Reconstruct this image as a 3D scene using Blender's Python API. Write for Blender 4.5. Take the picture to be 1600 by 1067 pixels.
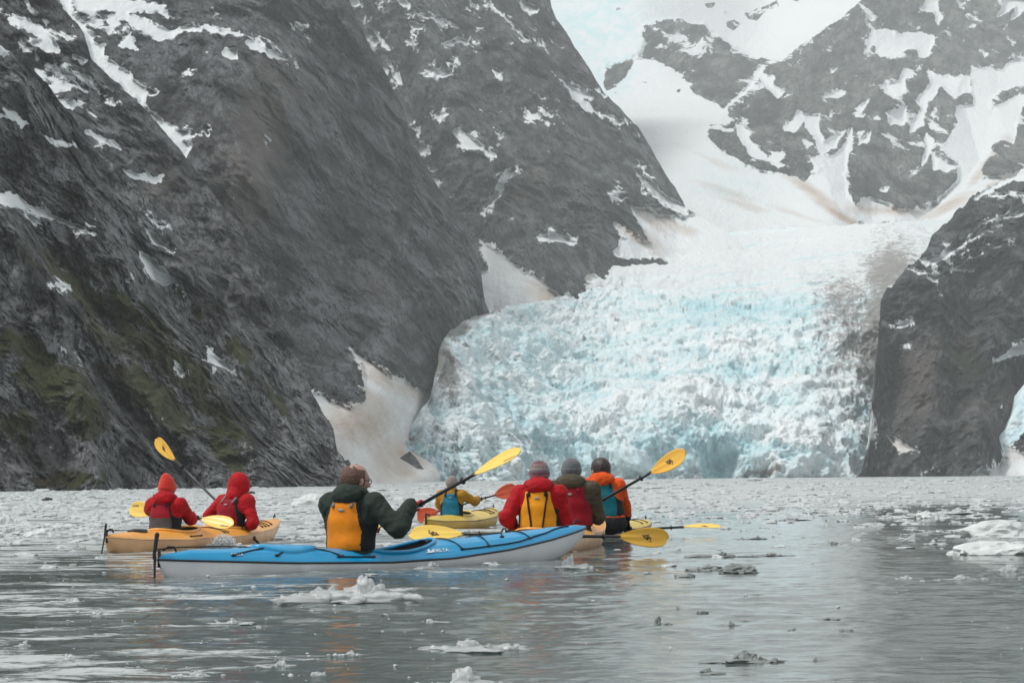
import bpy, math, random
import numpy as np
from mathutils import Matrix, Vector
R = math.radians
sc = bpy.context.scene
for o in list(bpy.data.objects): bpy.data.objects.remove(o)
COL = sc.collection

# ------------------------------------------------------------------ camera
F, H = 3300.0, 0.75          # focal length in pixels of a 1600 wide frame, eye height of a seated paddler
PITCH, ROLL = math.atan(213.5/F), -0.009
cd = bpy.data.cameras.new('camera'); cam = bpy.data.objects.new('camera', cd); COL.objects.link(cam)
cd.sensor_width = 36; cd.lens = F/1600*36; cd.clip_end = 20000; cd.clip_start = 0.1
RM = Matrix.Rotation(math.pi/2 + PITCH, 3, 'X') @ Matrix.Rotation(ROLL, 3, 'Z')
cam.matrix_world = Matrix.Translation((0, 0, H)) @ RM.to_4x4()
sc.camera = cam
RMn = np.array(RM)

# ------------------------------------------------------------------ sky, sun, exposure
SUN_EL, SUN_AZ = 58, 255      # degrees; bright overcast, light from behind and above
w = bpy.data.worlds.new('World'); sc.world = w; w.use_nodes = True
nt = w.node_tree; nt.nodes.clear()
sky = nt.nodes.new('ShaderNodeTexSky'); sky.sky_type = 'NISHITA'; sky.sun_disc = False
sky.sun_elevation = R(SUN_EL); sky.sun_rotation = R(SUN_AZ); sky.dust_density = 3.0; sky.air_density = 1.0; sky.ozone_density = 1.0
hs = nt.nodes.new('ShaderNodeHueSaturation'); hs.inputs['Saturation'].default_value = 0.14; hs.inputs['Value'].default_value = 1.0
mx = nt.nodes.new('ShaderNodeMix'); mx.data_type = 'RGBA'; mx.inputs[0].default_value = 0.55
mx.inputs[7].default_value = (7.0, 7.3, 7.45, 1)      # even cloud cover
bg = nt.nodes.new('ShaderNodeBackground'); bg.inputs['Strength'].default_value = 0.108
wo = nt.nodes.new('ShaderNodeOutputWorld')
nt.links.new(sky.outputs[0], hs.inputs['Color']); nt.links.new(hs.outputs[0], mx.inputs[6])
nt.links.new(mx.outputs[2], bg.inputs[0]); nt.links.new(bg.outputs[0], wo.inputs[0])
sl = bpy.data.lights.new('sun', 'SUN'); sun = bpy.data.objects.new('sun', sl); COL.objects.link(sun)
sl.energy = 2.1; sl.angle = R(11); sl.color = (1.0, 0.975, 0.94)
sd = Vector((math.sin(R(SUN_AZ))*math.cos(R(SUN_EL)), math.cos(R(SUN_AZ))*math.cos(R(SUN_EL)), math.sin(R(SUN_EL))))
sun.rotation_euler = sd.to_track_quat('Z', 'Y').to_euler(); sun.location = (0, 0, 60)
sc.view_settings.view_transform = 'Standard'; sc.view_settings.look = 'None'; sc.view_settings.gamma = 1
sc.view_settings.exposure = 0.32
sc.cycles.max_bounces = 6; sc.cycles.volume_bounces = 1; sc.cycles.transparent_max_bounces = 8

# ------------------------------------------------------------------ helpers
def PW(px, py, Y):
    """world point seen at photo pixel (px,py) at distance Y along world y (arrays allowed)"""
    px = np.asarray(px, float); py = np.asarray(py, float); Y = np.asarray(Y, float)
    px, py, Y = np.broadcast_arrays(px, py, Y)
    d = np.stack([(px-800)/F, (533.5-py)/F, -np.ones_like(px)], -1) @ RMn.T
    t = Y / d[..., 1]
    return d*t[..., None] + np.array([0, 0, H])
def proj(p):
    q = (np.asarray(p, float) - np.array([0, 0, H])) @ RMn
    return 800 - F*q[..., 0]/q[..., 2], 533.5 + F*q[..., 1]/q[..., 2]
def GY(px, py):
    """distance at which pixel (px,py) meets the water"""
    a = PW(px, py, 1.0); return H/(H - a[..., 2])
def GP(px, Y, z=0.0):
    """world point in the pixel column px at distance Y and height z"""
    py = 748.0
    for _ in range(4):
        p = PW(px, py, Y); py = py + (p[2]-z)*F/Y
    return PW(px, py, Y)

def new_mat(name): 
    m = bpy.data.materials.new(name); m.use_nodes = True
    nt = m.node_tree; return m, nt, nt.nodes['Principled BSDF']
def N(nt, kind, **kw):
    n = nt.nodes.new('ShaderNode'+kind)
    for k, v in kw.items():
        if k.startswith('_'): n.inputs[k[1:].replace('_', ' ')].default_value = v
        else: setattr(n, k, v)
    return n
def ramp(nt, src, stops, interp='LINEAR'):
    r = nt.nodes.new('ShaderNodeValToRGB'); r.color_ramp.interpolation = interp
    e = r.color_ramp.elements
    while len(e) < len(stops): e.new(0.5)
    for i, (p, c) in enumerate(stops):
        e[i].position = p; e[i].color = (c, c, c, 1) if isinstance(c, (int, float)) else (*c, 1)
    nt.links.new(src, r.inputs[0]); return r.outputs[0]
def mathn(nt, op, a, b=None, c=None, clamp=False):
    n = nt.nodes.new('ShaderNodeMath'); n.operation = op; n.use_clamp = clamp
    for i, v in enumerate((a, b, c)):
        if v is None: continue
        if isinstance(v, (int, float)): n.inputs[i].default_value = v
        else: nt.links.new(v, n.inputs[i])
    return n.outputs[0]
def mixc(nt, fac, a, b, blend='MIX'):
    n = nt.nodes.new('ShaderNodeMix'); n.data_type = 'RGBA'; n.blend_type = blend
    for i, v in ((0, fac), (6, a), (7, b)):
        if isinstance(v, (int, float)): n.inputs[i].default_value = v
        elif isinstance(v, tuple): n.inputs[i].default_value = (*v, 1)
        else: nt.links.new(v, n.inputs[i])
    return n.outputs[2]
def attr(nt, name): 
    a = nt.nodes.new('ShaderNodeAttribute'); a.attribute_name = name; return a.outputs['Fac']
def coords(nt, scale=(1, 1, 1), rot=(0, 0, 0)):
    g = nt.nodes.new('ShaderNodeNewGeometry') ; t = nt.nodes.new('ShaderNodeTexCoord')
    m = nt.nodes.new('ShaderNodeMapping'); m.vector_type = 'TEXTURE'; m.inputs['Scale'].default_value = tuple(1/x for x in scale); m.inputs['Rotation'].default_value = tuple(-x for x in rot)
    nt.links.new(t.outputs['Object'], m.inputs['Vector']); return m.outputs[0]
def noise(nt, vec, scale, detail=6, rough=0.6, dist=0.0, kind=None):
    n = nt.nodes.new('ShaderNodeTexNoise'); n.inputs['Scale'].default_value = scale
    n.inputs['Detail'].default_value = detail; n.inputs['Roughness'].default_value = rough; n.inputs['Distortion'].default_value = dist
    if kind: n.noise_type = kind
    nt.links.new(vec, n.inputs['Vector']); return n.outputs[0]
def simple_mat(name, col, rough=0.6, bump=0.0, bscale=60, var=0.12, metallic=0, coat=0, spec=0.5):
    m, nt, b = new_mat(name)
    v = coords(nt)
    n = noise(nt, v, bscale*0.25, 4)
    c2 = tuple(max(0, c*(1-var*2)) for c in col)
    c = mixc(nt, ramp(nt, n, [(0.3, 0), (0.7, 1)]), c2, tuple(col))
    nt.links.new(c, b.inputs['Base Color'])
    b.inputs['Roughness'].default_value = rough; b.inputs['Metallic'].default_value = metallic
    b.inputs['Coat Weight'].default_value = coat; b.inputs['Specular IOR Level'].default_value = spec
    if bump:
        bp = N(nt, 'Bump', _Strength=bump, _Distance=0.006); nt.links.new(noise(nt, v, bscale, 5), bp.inputs['Height'])
        nt.links.new(bp.outputs[0], b.inputs['Normal'])
    return m

def tag(o, label=None, cat=None, group=None, kind=None):
    if label: o['label'] = label
    if cat: o['category'] = cat
    if group: o['group'] = group
    if kind: o['kind'] = kind
    return o
def mesh_np(name, verts, faces, mat=None, parent=None, smooth=True, attrs=None, slots=None):
    """verts (n,3), faces (m,4) or (m,3) arrays"""
    me = bpy.data.meshes.new(name)
    verts = np.asarray(verts, np.float32); faces = np.asarray(faces, np.int32)
    k = faces.shape[1]
    me.vertices.add(len(verts)); me.vertices.foreach_set('co', verts.ravel())
    me.loops.add(faces.size); me.loops.foreach_set('vertex_index', faces.ravel())
    me.polygons.add(len(faces))
    me.polygons.foreach_set('loop_start', np.arange(0, faces.size, k, dtype=np.int32))
    try: me.polygons.foreach_set('loop_total', np.full(len(faces), k, np.int32))
    except Exception: pass
    if slots is not None: me.polygons.foreach_set('material_index', np.asarray(slots, np.int32))
    me.update(calc_edges=True); me.validate()
    me.polygons.foreach_set('use_smooth', np.full(len(me.polygons), smooth, bool))
    for an, av in (attrs or {}).items():
        a = me.attributes.new(an, 'FLOAT', 'POINT'); a.data.foreach_set('value', np.asarray(av, np.float32).ravel())
    for m in (mat if isinstance(mat, (list, tuple)) else [mat]):
        if m: me.materials.append(m)
    o = bpy.data.objects.new(name, me); COL.objects.link(o)
    if parent: o.parent = parent
    return o
def grid_faces(nr, nc):
    i = np.arange(nr*nc).reshape(nr, nc)
    return np.stack([i[:-1, :-1], i[:-1, 1:], i[1:, 1:], i[1:, :-1]], -1).reshape(-1, 4)
def empty(name, loc, rz=0):
    o = bpy.data.objects.new(name, None); COL.objects.link(o); o.location = loc; o.rotation_euler = (0, 0, rz)
    o.empty_display_size = 0.1; return o

# gradient noise
_rs = np.random.RandomState(7)
_perm = np.tile(_rs.permutation(256), 3); _g = _rs.normal(size=(256, 3)); _g /= np.linalg.norm(_g, axis=1)[:, None]
def perlin(p):
    p = np.asarray(p, float); i = np.floor(p).astype(int); f = p - i; i &= 255
    u = f*f*f*(f*(f*6-15)+10); r = 0
    for dx in (0, 1):
        wx = u[..., 0] if dx else 1-u[..., 0]
        for dy in (0, 1):
            wy = u[..., 1] if dy else 1-u[..., 1]
            for dz in (0, 1):
                wz = u[..., 2] if dz else 1-u[..., 2]
                h = _perm[_perm[_perm[(i[..., 0]+dx) & 255] + ((i[..., 1]+dy) & 255)] + ((i[..., 2]+dz) & 255)]
                g = _g[h]
                r = r + wx*wy*wz*(g[..., 0]*(f[..., 0]-dx)+g[..., 1]*(f[..., 1]-dy)+g[..., 2]*(f[..., 2]-dz))
    return r*1.5
def fbm(p, oct=5, gain=0.5, lac=2.03, ridged=False):
    a, s, r = 1.0, 1.0, 0
    for k in range(oct):
        n = perlin(p*s + k*17.3)
        r = r + a*((1-2*np.abs(n)) if ridged else n); a *= gain; s *= lac
    return r
def worley(p):
    """F1, F2 and a cell value"""
    p = np.asarray(p, float); i = np.floor(p).astype(int); f1 = np.full(p.shape[:-1], 9.0); f2 = f1.copy(); cid = np.zeros(p.shape[:-1])
    for dx in (-1, 0, 1):
        for dy in (-1, 0, 1):
            for dz in (-1, 0, 1):
                c = i + np.array([dx, dy, dz]); cc = c & 255
                h = _perm[_perm[_perm[cc[..., 0]] + cc[..., 1]] + cc[..., 2]]
                q = c + 0.5 + 0.45*_g[h] - p
                d = np.sqrt((q*q).sum(-1))
                nearer = d < f1
                f2 = np.where(nearer, f1, np.minimum(f2, d)); cid = np.where(nearer, h/255.0, cid); f1 = np.where(nearer, d, f1)
    return f1, f2, cid
def sdpoly(px, py, poly):
    """signed distance to a polygon, positive inside"""
    P = np.asarray(poly, float); d = np.full(px.shape, 1e18); ins = np.zeros(px.shape, bool)
    for a, b in zip(P, np.roll(P, -1, 0)):
        e = b-a; wx, wy = px-a[0], py-a[1]; t = np.clip((wx*e[0]+wy*e[1])/(e@e+1e-9), 0, 1)
        d = np.minimum(d, (wx-e[0]*t)**2+(wy-e[1]*t)**2)
        if abs(e[1]) > 1e-9: ins ^= ((a[1] > py) != (b[1] > py)) & (px < e[0]*(py-a[1])/e[1]+a[0])
    d = np.sqrt(d); return np.where(ins, d, -d)
def masks(px, py, polys, wob=4, seed=0.0, wl=14):
    r = np.full(px.shape, -60.0)
    if polys:
        q = np.stack([px/wl, py/wl, np.full(px.shape, seed+3.3)], -1)
        w1 = wob*fbm(q, 4, 0.6)
        for p in polys:
            P = np.asarray(p, float); x0, y0 = P.min(0)-30; x1, y1 = P.max(0)+30
            m = (px > x0) & (px < x1) & (py > y0) & (py < y1)
            if m.any(): r[m] = np.maximum(r[m], sdpoly(px[m], py[m], p))
        r = r + w1 + 0.8
    return np.clip(r, -30, 30)
def tps(pts):
    """smooth interpolation of scattered (px,py,value)"""
    P = np.asarray(pts, float); X = P[:, :2]/400; n = len(P)
    def U(r2): return np.where(r2 > 1e-12, r2*np.log(np.maximum(r2, 1e-12)), 0)
    K = U(((X[:, None]-X[None])**2).sum(-1)) + 1e-3*np.eye(n); A = np.zeros((n+3, n+3)); A[:n, :n] = K
    A[:n, n] = 1; A[:n, n+1:] = X; A[n, :n] = 1; A[n+1:, :n] = X.T
    s = np.linalg.solve(A, np.r_[P[:, 2], 0, 0, 0])
    def f(px, py):
        q = np.stack([px, py], -1)/400; r = s[n] + q[..., 0]*s[n+1] + q[..., 1]*s[n+2]
        for k in range(n): r = r + s[k]*U(((q-X[k])**2).sum(-1))
        return r
    return f
def C(lst, ox=0, oy=0, s=2.668): return [[(ox+x/s, oy+y/s) for x, y in p] for p in lst]
# ------------------------------------------------------------------ rock material
def rock_mat(name, unit, dark, light, tan, rot, snow_w=1.0, green=(0.035, 0.045, 0.012), streak=5.0, yk=0.4):
    """unit = metres covered by a feature; rot = tilt of the strata"""
    m, nt, b = new_mat(name); L = nt.links.new
    s = 1.0/unit
    vs = coords(nt, (s*(0.95+streak*0.12), s*yk, s*0.85), (0, rot, 0)); v = coords(nt, (s, s*yk*1.1, s))
    vo1 = nt.nodes.new('ShaderNodeTexVoronoi'); vo1.inputs['Scale'].default_value = 1.3; vo1.inputs['Detail'].default_value = 3.0; vo1.inputs['Roughness'].default_value = 0.75
    wn_ = noise(nt, v, 1.1, 5, 0.6); wv_ = nt.nodes.new('ShaderNodeVectorMath'); wv_.operation = 'ADD'; L(vs, wv_.inputs[0]); L(wn_, wv_.inputs[1]); L(wv_.outputs[0], vo1.inputs['Vector'])
    vb = nt.nodes.new('ShaderNodeSeparateColor'); L(vo1.outputs['Color'], vb.inputs[0]); cell = vb.outputs[0]; vd = vo1.outputs['Distance']
    n1 = noise(nt, vs, 1.0, 9, 0.70, 0.15); n2 = noise(nt, v, 0.22, 7, 0.62, 0.4); n3 = noise(nt, v, 3.2, 6, 0.7)
    f = mathn(nt, 'ADD', mathn(nt, 'MULTIPLY', n1, 0.38), mathn(nt, 'ADD', mathn(nt, 'MULTIPLY', n3, 0.37), mathn(nt, 'MULTIPLY', cell, 0.25)))
    fb = mathn(nt, 'ADD', f, mathn(nt, 'MULTIPLY', mathn(nt, 'SUBTRACT', n2, 0.5), 0.35))
    c = mixc(nt, ramp(nt, fb, [(0.45, 0), (0.50, 0.10), (0.55, 0.36), (0.61, 1)]), dark, light)
    v2 = coords(nt, (s*2.3, s*yk, s*0.6), (0, rot, 0)); n5 = noise(nt, v2, 0.7, 7, 0.65, 0.2)
    cr = ramp(nt, mathn(nt, 'ABSOLUTE', mathn(nt, 'SUBTRACT', n5, 0.5)), [(0.0, 1), (0.030, 0)])
    n55 = noise(nt, v2, 0.22, 8, 0.62, 0.3); cr = mathn(nt, 'MAXIMUM', cr, ramp(nt, mathn(nt, 'ABSOLUTE', mathn(nt, 'SUBTRACT', n55, 0.5)), [(0.0, 1), (0.022, 0)]))
    c = mixc(nt, mathn(nt, 'MULTIPLY', cr, 0.85), c, tuple(x*0.35 for x in dark))
    n6 = noise(nt, v2, 1.3, 6, 0.7, 0.2)
    vn = ramp(nt, mathn(nt, 'ABSOLUTE', mathn(nt, 'SUBTRACT', n6, 0.5)), [(0.0, 1), (0.02, 0)])
    c = mixc(nt, mathn(nt, 'MULTIPLY', vn, 0.6), c, tuple(x*1.35 for x in light))
    n7 = noise(nt, coords(nt, (s*1.6, s*yk, s*0.9), (0, rot, 0)), 0.42, 5, 0.6, 0.8)
    c = mixc(nt, 1.0, c, ramp(nt, n7, [(0.40, 0.25), (0.5, 0.65), (0.60, 1.0)]), 'MULTIPLY')
    # pale scree and stains
    tn = mathn(nt, 'MULTIPLY', ramp(nt, mathn(nt, 'ADD', attr(nt, 'tan'), mathn(nt, 'MULTIPLY', mathn(nt, 'SUBTRACT', n1, 0.5), 1.4)), [(0.25, 0), (0.8, 1)]), 0.8)
    c = mixc(nt, tn, c, tan)
    # low plants
    gn = noise(nt, vs, 0.9, 8, 0.7, 0.2)
    ve = ramp(nt, mathn(nt, 'ADD', attr(nt, 'veg'), mathn(nt, 'MULTIPLY', mathn(nt, 'SUBTRACT', gn, 0.5), 2.2)), [(0.36, 0), (0.56, 1)])
    gcol = mixc(nt, ramp(nt, n3, [(0.35, 0), (0.65, 1)]), tuple(x*0.45 for x in green), green)
    gcol = mixc(nt, ramp(nt, n2, [(0.50, 0), (0.62, 0.8)]), gcol, (0.055, 0.040, 0.024))
    c = mixc(nt, mathn(nt, 'MULTIPLY', ve, 0.85), c, gcol)
    # snow, edge broken up
    sn = mathn(nt, 'ADD', mathn(nt, 'MULTIPLY', attr(nt, 'snow'), snow_w), mathn(nt, 'MULTIPLY', mathn(nt, 'SUBTRACT', n1, 0.40), 8.0))
    sn = mathn(nt, 'ADD', sn, mathn(nt, 'MULTIPLY', mathn(nt, 'SUBTRACT', n3, 0.42), 6.0))
    sm = ramp(nt, mathn(nt, 'MULTIPLY_ADD', sn, 0.1, 0.5, clamp=True), [(0.47, 0), (0.56, 1)])
    fl = ramp(nt, noise(nt, vs, 0.55, 9, 0.72, 0.3), [(0.0, 0), (1.0, 1)])
    flk = ramp(nt, mathn(nt, 'ADD', fl, mathn(nt, 'MULTIPLY', attr(nt, 'fleck'), 0.24)), [(0.66, 0), (0.69, 1)])
    sm = mathn(nt, 'MAXIMUM', sm, flk)
    dn = ramp(nt, mathn(nt, 'ADD', attr(nt, 'dirt'), mathn(nt, 'MULTIPLY', mathn(nt, 'SUBTRACT', noise(nt, coords(nt, (s*1.0, s*0.12, s*0.5), (0, 0.9, 0)), 0.9, 7, 0.7, 0.2), 0.5), 1.5)), [(0.2, 0), (1.0, 1)])
    scol = mixc(nt, dn, (0.70, 0.725, 0.735), (0.44, 0.355, 0.285))
    ci = noise(nt, v, 0.9, 7, 0.7, 0.4); scol = mixc(nt, mathn(nt, 'MULTIPLY', attr(nt, 'icy'), ramp(nt, ci, [(0.40, 0), (0.60, 1)])), scol, (0.50, 0.68, 0.71))
    c = mixc(nt, sm, c, scol)
    L(c, b.inputs['Base Color']); b.inputs['Roughness'].default_value = 0.85; b.inputs['Specular IOR Level'].default_value = 0.12
    bp = N(nt, 'Bump', _Distance=unit*0.8); L(mathn(nt, 'MULTIPLY_ADD', sm, -0.55, 0.95), bp.inputs['Strength'])
    L(mathn(nt, 'SUBTRACT', f, mathn(nt, 'MULTIPLY', vd, 0.16)), bp.inputs['Height']); L(bp.outputs[0], b.inputs['Normal'])
    return m

def seg_dist(px, py, line):
    d = np.full(px.shape, 1e9); side = np.zeros(px.shape)
    P = np.asarray(line, float)
    for a, b in zip(P[:-1], P[1:]):
        e = b-a; wx, wy = px-a[0], py-a[1]; t = np.clip((wx*e[0]+wy*e[1])/(e@e), 0, 1)
        dd = np.hypot(wx-e[0]*t, wy-e[1]*t); s = np.sign(e[0]*wy-e[1]*wx)
        side = np.where(dd < d, s, side); d = np.minimum(d, dd)
    return d, side

def far(lst): return [(a, b, c if c < 1700 else 1700+(c-1700)*1.5) for a, b, c in lst]
def mass(name, x0, x1, top, bot, depth, mat, amp, unit, step=2.0, snow=(), dirt=(), tan=(), veg=(), fleck=(), ribs=(), rot=0.5,
         roll=1.6, wob=4, streak=4.0, smooth_snow=0.75, topwob=4, seed=0.0, kind='structure', extra=None, yk=0.4):
    """A mountain side: rows run from its foot up to the skyline and on over the back of the crest."""
    nc = int((x1-x0)/step)+1; pxs = np.linspace(x0, x1, nc)
    tp = np.interp(pxs, *zip(*top)); bt = np.interp(pxs, *zip(*bot))+12
    q1 = np.stack([pxs/22, np.zeros(nc), np.full(nc, seed)], -1); tp = tp + topwob*fbm(q1, 5, 0.6)
    tp = np.minimum(tp, bt-2)
    nr = int((bt-tp).max()/step)+1; v = np.linspace(0, 1, nr)[:, None]
    px = np.broadcast_to(pxs, (nr, nc)).copy(); py = bt + (tp-bt)*v
    D = tps(depth)(px, py)
    for line, hgt, wid in ribs:            # a ridge stands towards the viewer, a gully (negative) cuts back
        d, _ = seg_dist(px, py, line); D = D - hgt*np.maximum(0, 1-d/wid)**1.2
    P = PW(px, py, D)
    # back of the crest: rolls away from the viewer
    nb = 26; tt = np.linspace(0, 1, nb+1)[1:, None]
    top_row = P[-1]; Dr = D[-1]
    kb = (roll*0.14*Dr)
    sc_ = (top_row[:, 1]+kb*tt)/top_row[:, 1]
    back = np.stack([top_row[:, 0]*sc_, top_row[:, 1]*sc_, top_row[:, 2]-kb*(tt**1.7)*0.9], -1)
    # stay behind the line of sight along the crest
    P = np.concatenate([P, back], 0); px = np.concatenate([px, np.broadcast_to(pxs, (nb, nc))], 0); py = np.concatenate([py, np.broadcast_to(tp-5, (nb, nc))], 0)
    sk = P[:1]*np.array([1, 1, 0])+np.array([0, 0, -60.0]) if bot[0][1] > 700 else P[:1]+np.array([0, 30., -60.0])
    P = np.concatenate([sk, P], 0); px = np.concatenate([px[:1], px]); py = np.concatenate([py[:1], py]); nr += 1
    NR = nr+nb
    A = {k: np.zeros(px.shape) for k in ('snow', 'dirt', 'tan', 'veg', 'fleck', 'icy')}
    A['snow'] = masks(px, py, snow, wob, seed)
    A['snow'][nr:] = -30
    for k, blobs in (('dirt', dirt), ('tan', tan), ('veg', veg), ('fleck', fleck)):
        for (cx, cy, rx, ry, ang, val) in blobs:
            ca, sa = math.cos(ang), math.sin(ang); ux = (px-cx)*ca+(py-cy)*sa; uy = -(px-cx)*sa+(py-cy)*ca
            A[k] = np.maximum(A[k], val*np.exp(-((ux/rx)**2+(uy/ry)**2)))
    A['fleck'] = np.maximum(A['fleck'], 0.62*np.exp(-(np.maximum(0, -A['snow'])/13)**1.5)*(A['snow'] > -29))*(px > -1e9)
    if not len(fleck): A['fleck'] *= 0.75
    # normals and displacement
    du = np.gradient(P, axis=1); dv = np.gradient(P, axis=0); Nn = np.cross(du, dv)
    Nn /= np.linalg.norm(Nn, axis=-1, keepdims=True)+1e-9
    ca, sa = math.cos(rot), math.sin(rot)
    Q = P/unit*np.array([1, yk*1.3, 1]); U = Q[..., 0]*ca + Q[..., 2]*sa; W = -Q[..., 0]*sa + Q[..., 2]*ca
    S = np.stack([U*(0.7+streak*0.10), Q[..., 1]*0.8, W*0.66], -1)
    warp = 0.45*fbm(Q*0.22+9, 4, 0.55)[..., None]
    S = S+warp
    h = 0.9*fbm(S*0.42+seed, 6, 0.62, ridged=True) + 0.9*fbm(Q*0.30+seed, 5, 0.55) + 0.30*fbm(S*1.6+4, 5, 0.64, ridged=True)
    h = h + 1.5*fbm(S*0.16+seed*2, 3, 0.5, ridged=True)-0.5
    f1, f2, cid = worley(S*0.7+0.6*warp); h = h + 1.1*(cid-0.5)*np.clip((f2-f1)*5, 0, 1)
    k1, k2, cid2 = worley(S*2.1+warp+5.5); h = h + 0.6*(cid2-0.5)*np.clip((k2-k1)*6, 0, 1)
    k1, k2, cid3 = worley(S*5.5+warp+1.5); h = h + 0.20*(cid3-0.5)*np.clip((k2-k1)*6, 0, 1)
    soft = 1 - (smooth_snow if 'far' not in name else smooth_snow)*np.clip(A['snow']/6+0.5, 0, 1)
    fade = np.concatenate([0.45+0.55*np.clip((py[:nr]-tp)/34, 0, 1), np.full((nb, nc), 0.45)], 0)
    h = (h-0.9)*amp*soft*fade + (1-soft)*(0.30+0.18*fbm(Q*0.25+3, 3))*amp*fade
    ray = P-np.array([0, 0, H]); ray /= np.linalg.norm(ray, axis=-1, keepdims=True)
    P = P - ray*(1.25*h)[..., None]
    # small overhangs kept from sliding in front of the crest pixel line
    at = {k: a for k, a in A.items()}
    if extra: extra(P, px, py, at)
    o = mesh_np(name, P.reshape(-1, 3), grid_faces(NR, nc), mat, attrs=at)
    tag(o, kind=kind)
    return o

# ------------------------------------------------------------------ A: near left cliff
A_top = [(-330, -420), (-150, -60), (-60, 30), (0, 71), (37, 94), (67, 124), (112, 180), (135, 221), (176, 255), (210, 285), (262, 337), (307, 414), (356, 481),
         (408, 511), (450, 564), (487, 612), (505, 645), (521, 672), (526, 702), (545, 733), (556, 745), (575, 756)]
A_snow = C([[(0,170),(20,180),(85,225),(60,220),(0,195)], [(15,455),(60,475),(105,510),(90,530),(60,500),(20,490),(0,485),(0,475),(35,485)],
    [(-60,790),(0,810),(40,805),(80,820),(110,850),(160,870),(250,910),(330,940),(395,978),(330,955),(250,925),(190,905),(130,875),(60,865),(0,840),(-60,830)], [(95,865),(140,905),(120,895)],
    [(600,940),(650,980),(670,1010),(720,1045),(640,1010)], [(620,905),(685,940),(660,945)], [(180,565),(240,590),(310,605),(290,612),(230,600)]])
A_snow += C([[(585,40),(640,70),(690,110),(735,160),(680,180),(640,150),(600,90)], [(865,445),(910,480),(960,510),(985,550),(940,520),(870,490)],
    [(340,395),(355,410),(350,440),(330,435)], [(388,165),(420,172),(402,184)], [(738,525),(764,530),(750,543)], [(520,148),(540,158),(528,160)],[(885,515),(900,522),(890,540)],[(235,170),(280,185),(260,190)]], 0, 380)
A_veg = [(75,590,70,35,0.2,0.95),(130,640,70,40,0.5,0.8),(260,560,190,40,0.75,0.75),(240,620,90,35,0.6,0.9),(330,640,120,30,0.8,0.75),(380,560,90,24,0.8,0.55),
         (130,455,150,28,0.7,0.7),(30,540,60,40,0.3,0.55),(110,750,60,16,0.0,0.85),(350,700,80,22,0.9,0.7),(430,620,80,18,0.95,0.5),(20,660,40,50,0.2,0.6),(220,500,90,22,0.75,0.7),(170,530,60,20,0.7,0.7),(300,480,60,20,0.7,0.5)]
mA = rock_mat('near_cliff_rock', 2.2, (0.012,0.013,0.015), (0.275,0.282,0.290), (0.17,0.15,0.13), 0.55, green=(0.075,0.088,0.020))
mass('cliff', -330, 575, A_top, [(-330, 778), (0, 771), (250, 767), (525, 762), (575, 759)],
     [(-330,778,165),(0,769,186),(260,765,215),(525,760,250),(575,758,262),(0,71,240),(-330,-400,270),(130,220,262),(262,337,276),(408,511,285),(487,612,285),(526,700,272),(0,420,214),(200,560,236),(380,650,255),(-150,100,230)],
     mA, 2.3, 5.5, 1.7, A_snow, veg=A_veg, rot=0.55, fleck=[(60,330,90,120,0.6,0.12)], tan=[(60,720,90,50,0,0.35),(300,470,120,30,0.8,0.25)],
     ribs=[([(0,330),(70,420),(120,560),(150,760)],9,60),([(120,540),(200,640),(300,762)],-9,38),([(140,380),(240,520),(330,600),(420,740)],8,55),([(30,130),(130,300),(200,420)],7,50),([(0,250),(90,420)],-7,40),([(280,420),(380,560),(470,700)],5,40)], seed=1.1, wob=3)
# ------------------------------------------------------------------ A2: ridge below the snow gully
A2_top = [(-330,-650),(-100, -330), (86, 0), (108, 25), (131, 52), (138, 75), (142, 90), (160, 108), (180, 127), (232, 176), (262, 212), (289, 244), (304, 265), (319, 285), (345, 318), (375, 352), (400, 405), (432, 470), (462, 540), (490, 620), (520, 690)]
A2_snow = C([[(35,75),(70,72),(132,90),(170,120),(200,150),(250,210),(220,220),(170,200),(140,180),(170,160),(120,130),(80,110),(45,95)], [(180,80),(205,95),(195,110)], [(85,180),(130,215),(100,205)],
    [(310,230),(360,255),(340,265)], [(150,290),(200,320),(240,340),(290,375),(230,385),(200,365),(220,350),(170,330)], [(240,310),(310,320),(290,330)], [(300,298),(370,320),(400,370),(360,350)],
    [(240,415),(330,440),(300,455),(260,430)], [(345,545),(400,560),(440,590),(470,590),(500,620),(460,610),(380,570)], [(105,0),(120,20),(155,65),(130,50)], [(150,225),(160,240),(150,252)],
    [(505,698),(560,730),(600,725),(640,745),(680,730),(670,760),(600,750),(560,742)], [(380,475),(400,490),(385,480)], [(445,430),(480,432),(460,438)], [(20,300),(45,300),(30,315)],[(200,265),(210,280),(200,285)]])
mA2 = rock_mat('ridge_rock', 3.4, (0.012,0.014,0.017), (0.185,0.192,0.200), (0.15,0.13,0.11), 0.6, streak=3.0, yk=0.25)
mass('mountain_ridge', -330, 520, A2_top, [(-330, 780), (0, 300), (150, 420), (300, 560), (520, 760)],
     [(-330,700,330),(0,300,330),(150,420,345),(520,700,350),(86,0,440),(-150,-350,500),(289,244,430),(375,352,410),(460,540,385),(0,150,390)],
     mA2, 3.8, 8.5, 2.2, A2_snow, rot=0.6, fleck=[(70,70,90,110,0.6,0.5),(0,30,120,60,0.3,0.4)], tan=[(250,300,50,60,0.6,0.5)], seed=2.7, yk=0.25, wob=4)
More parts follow.
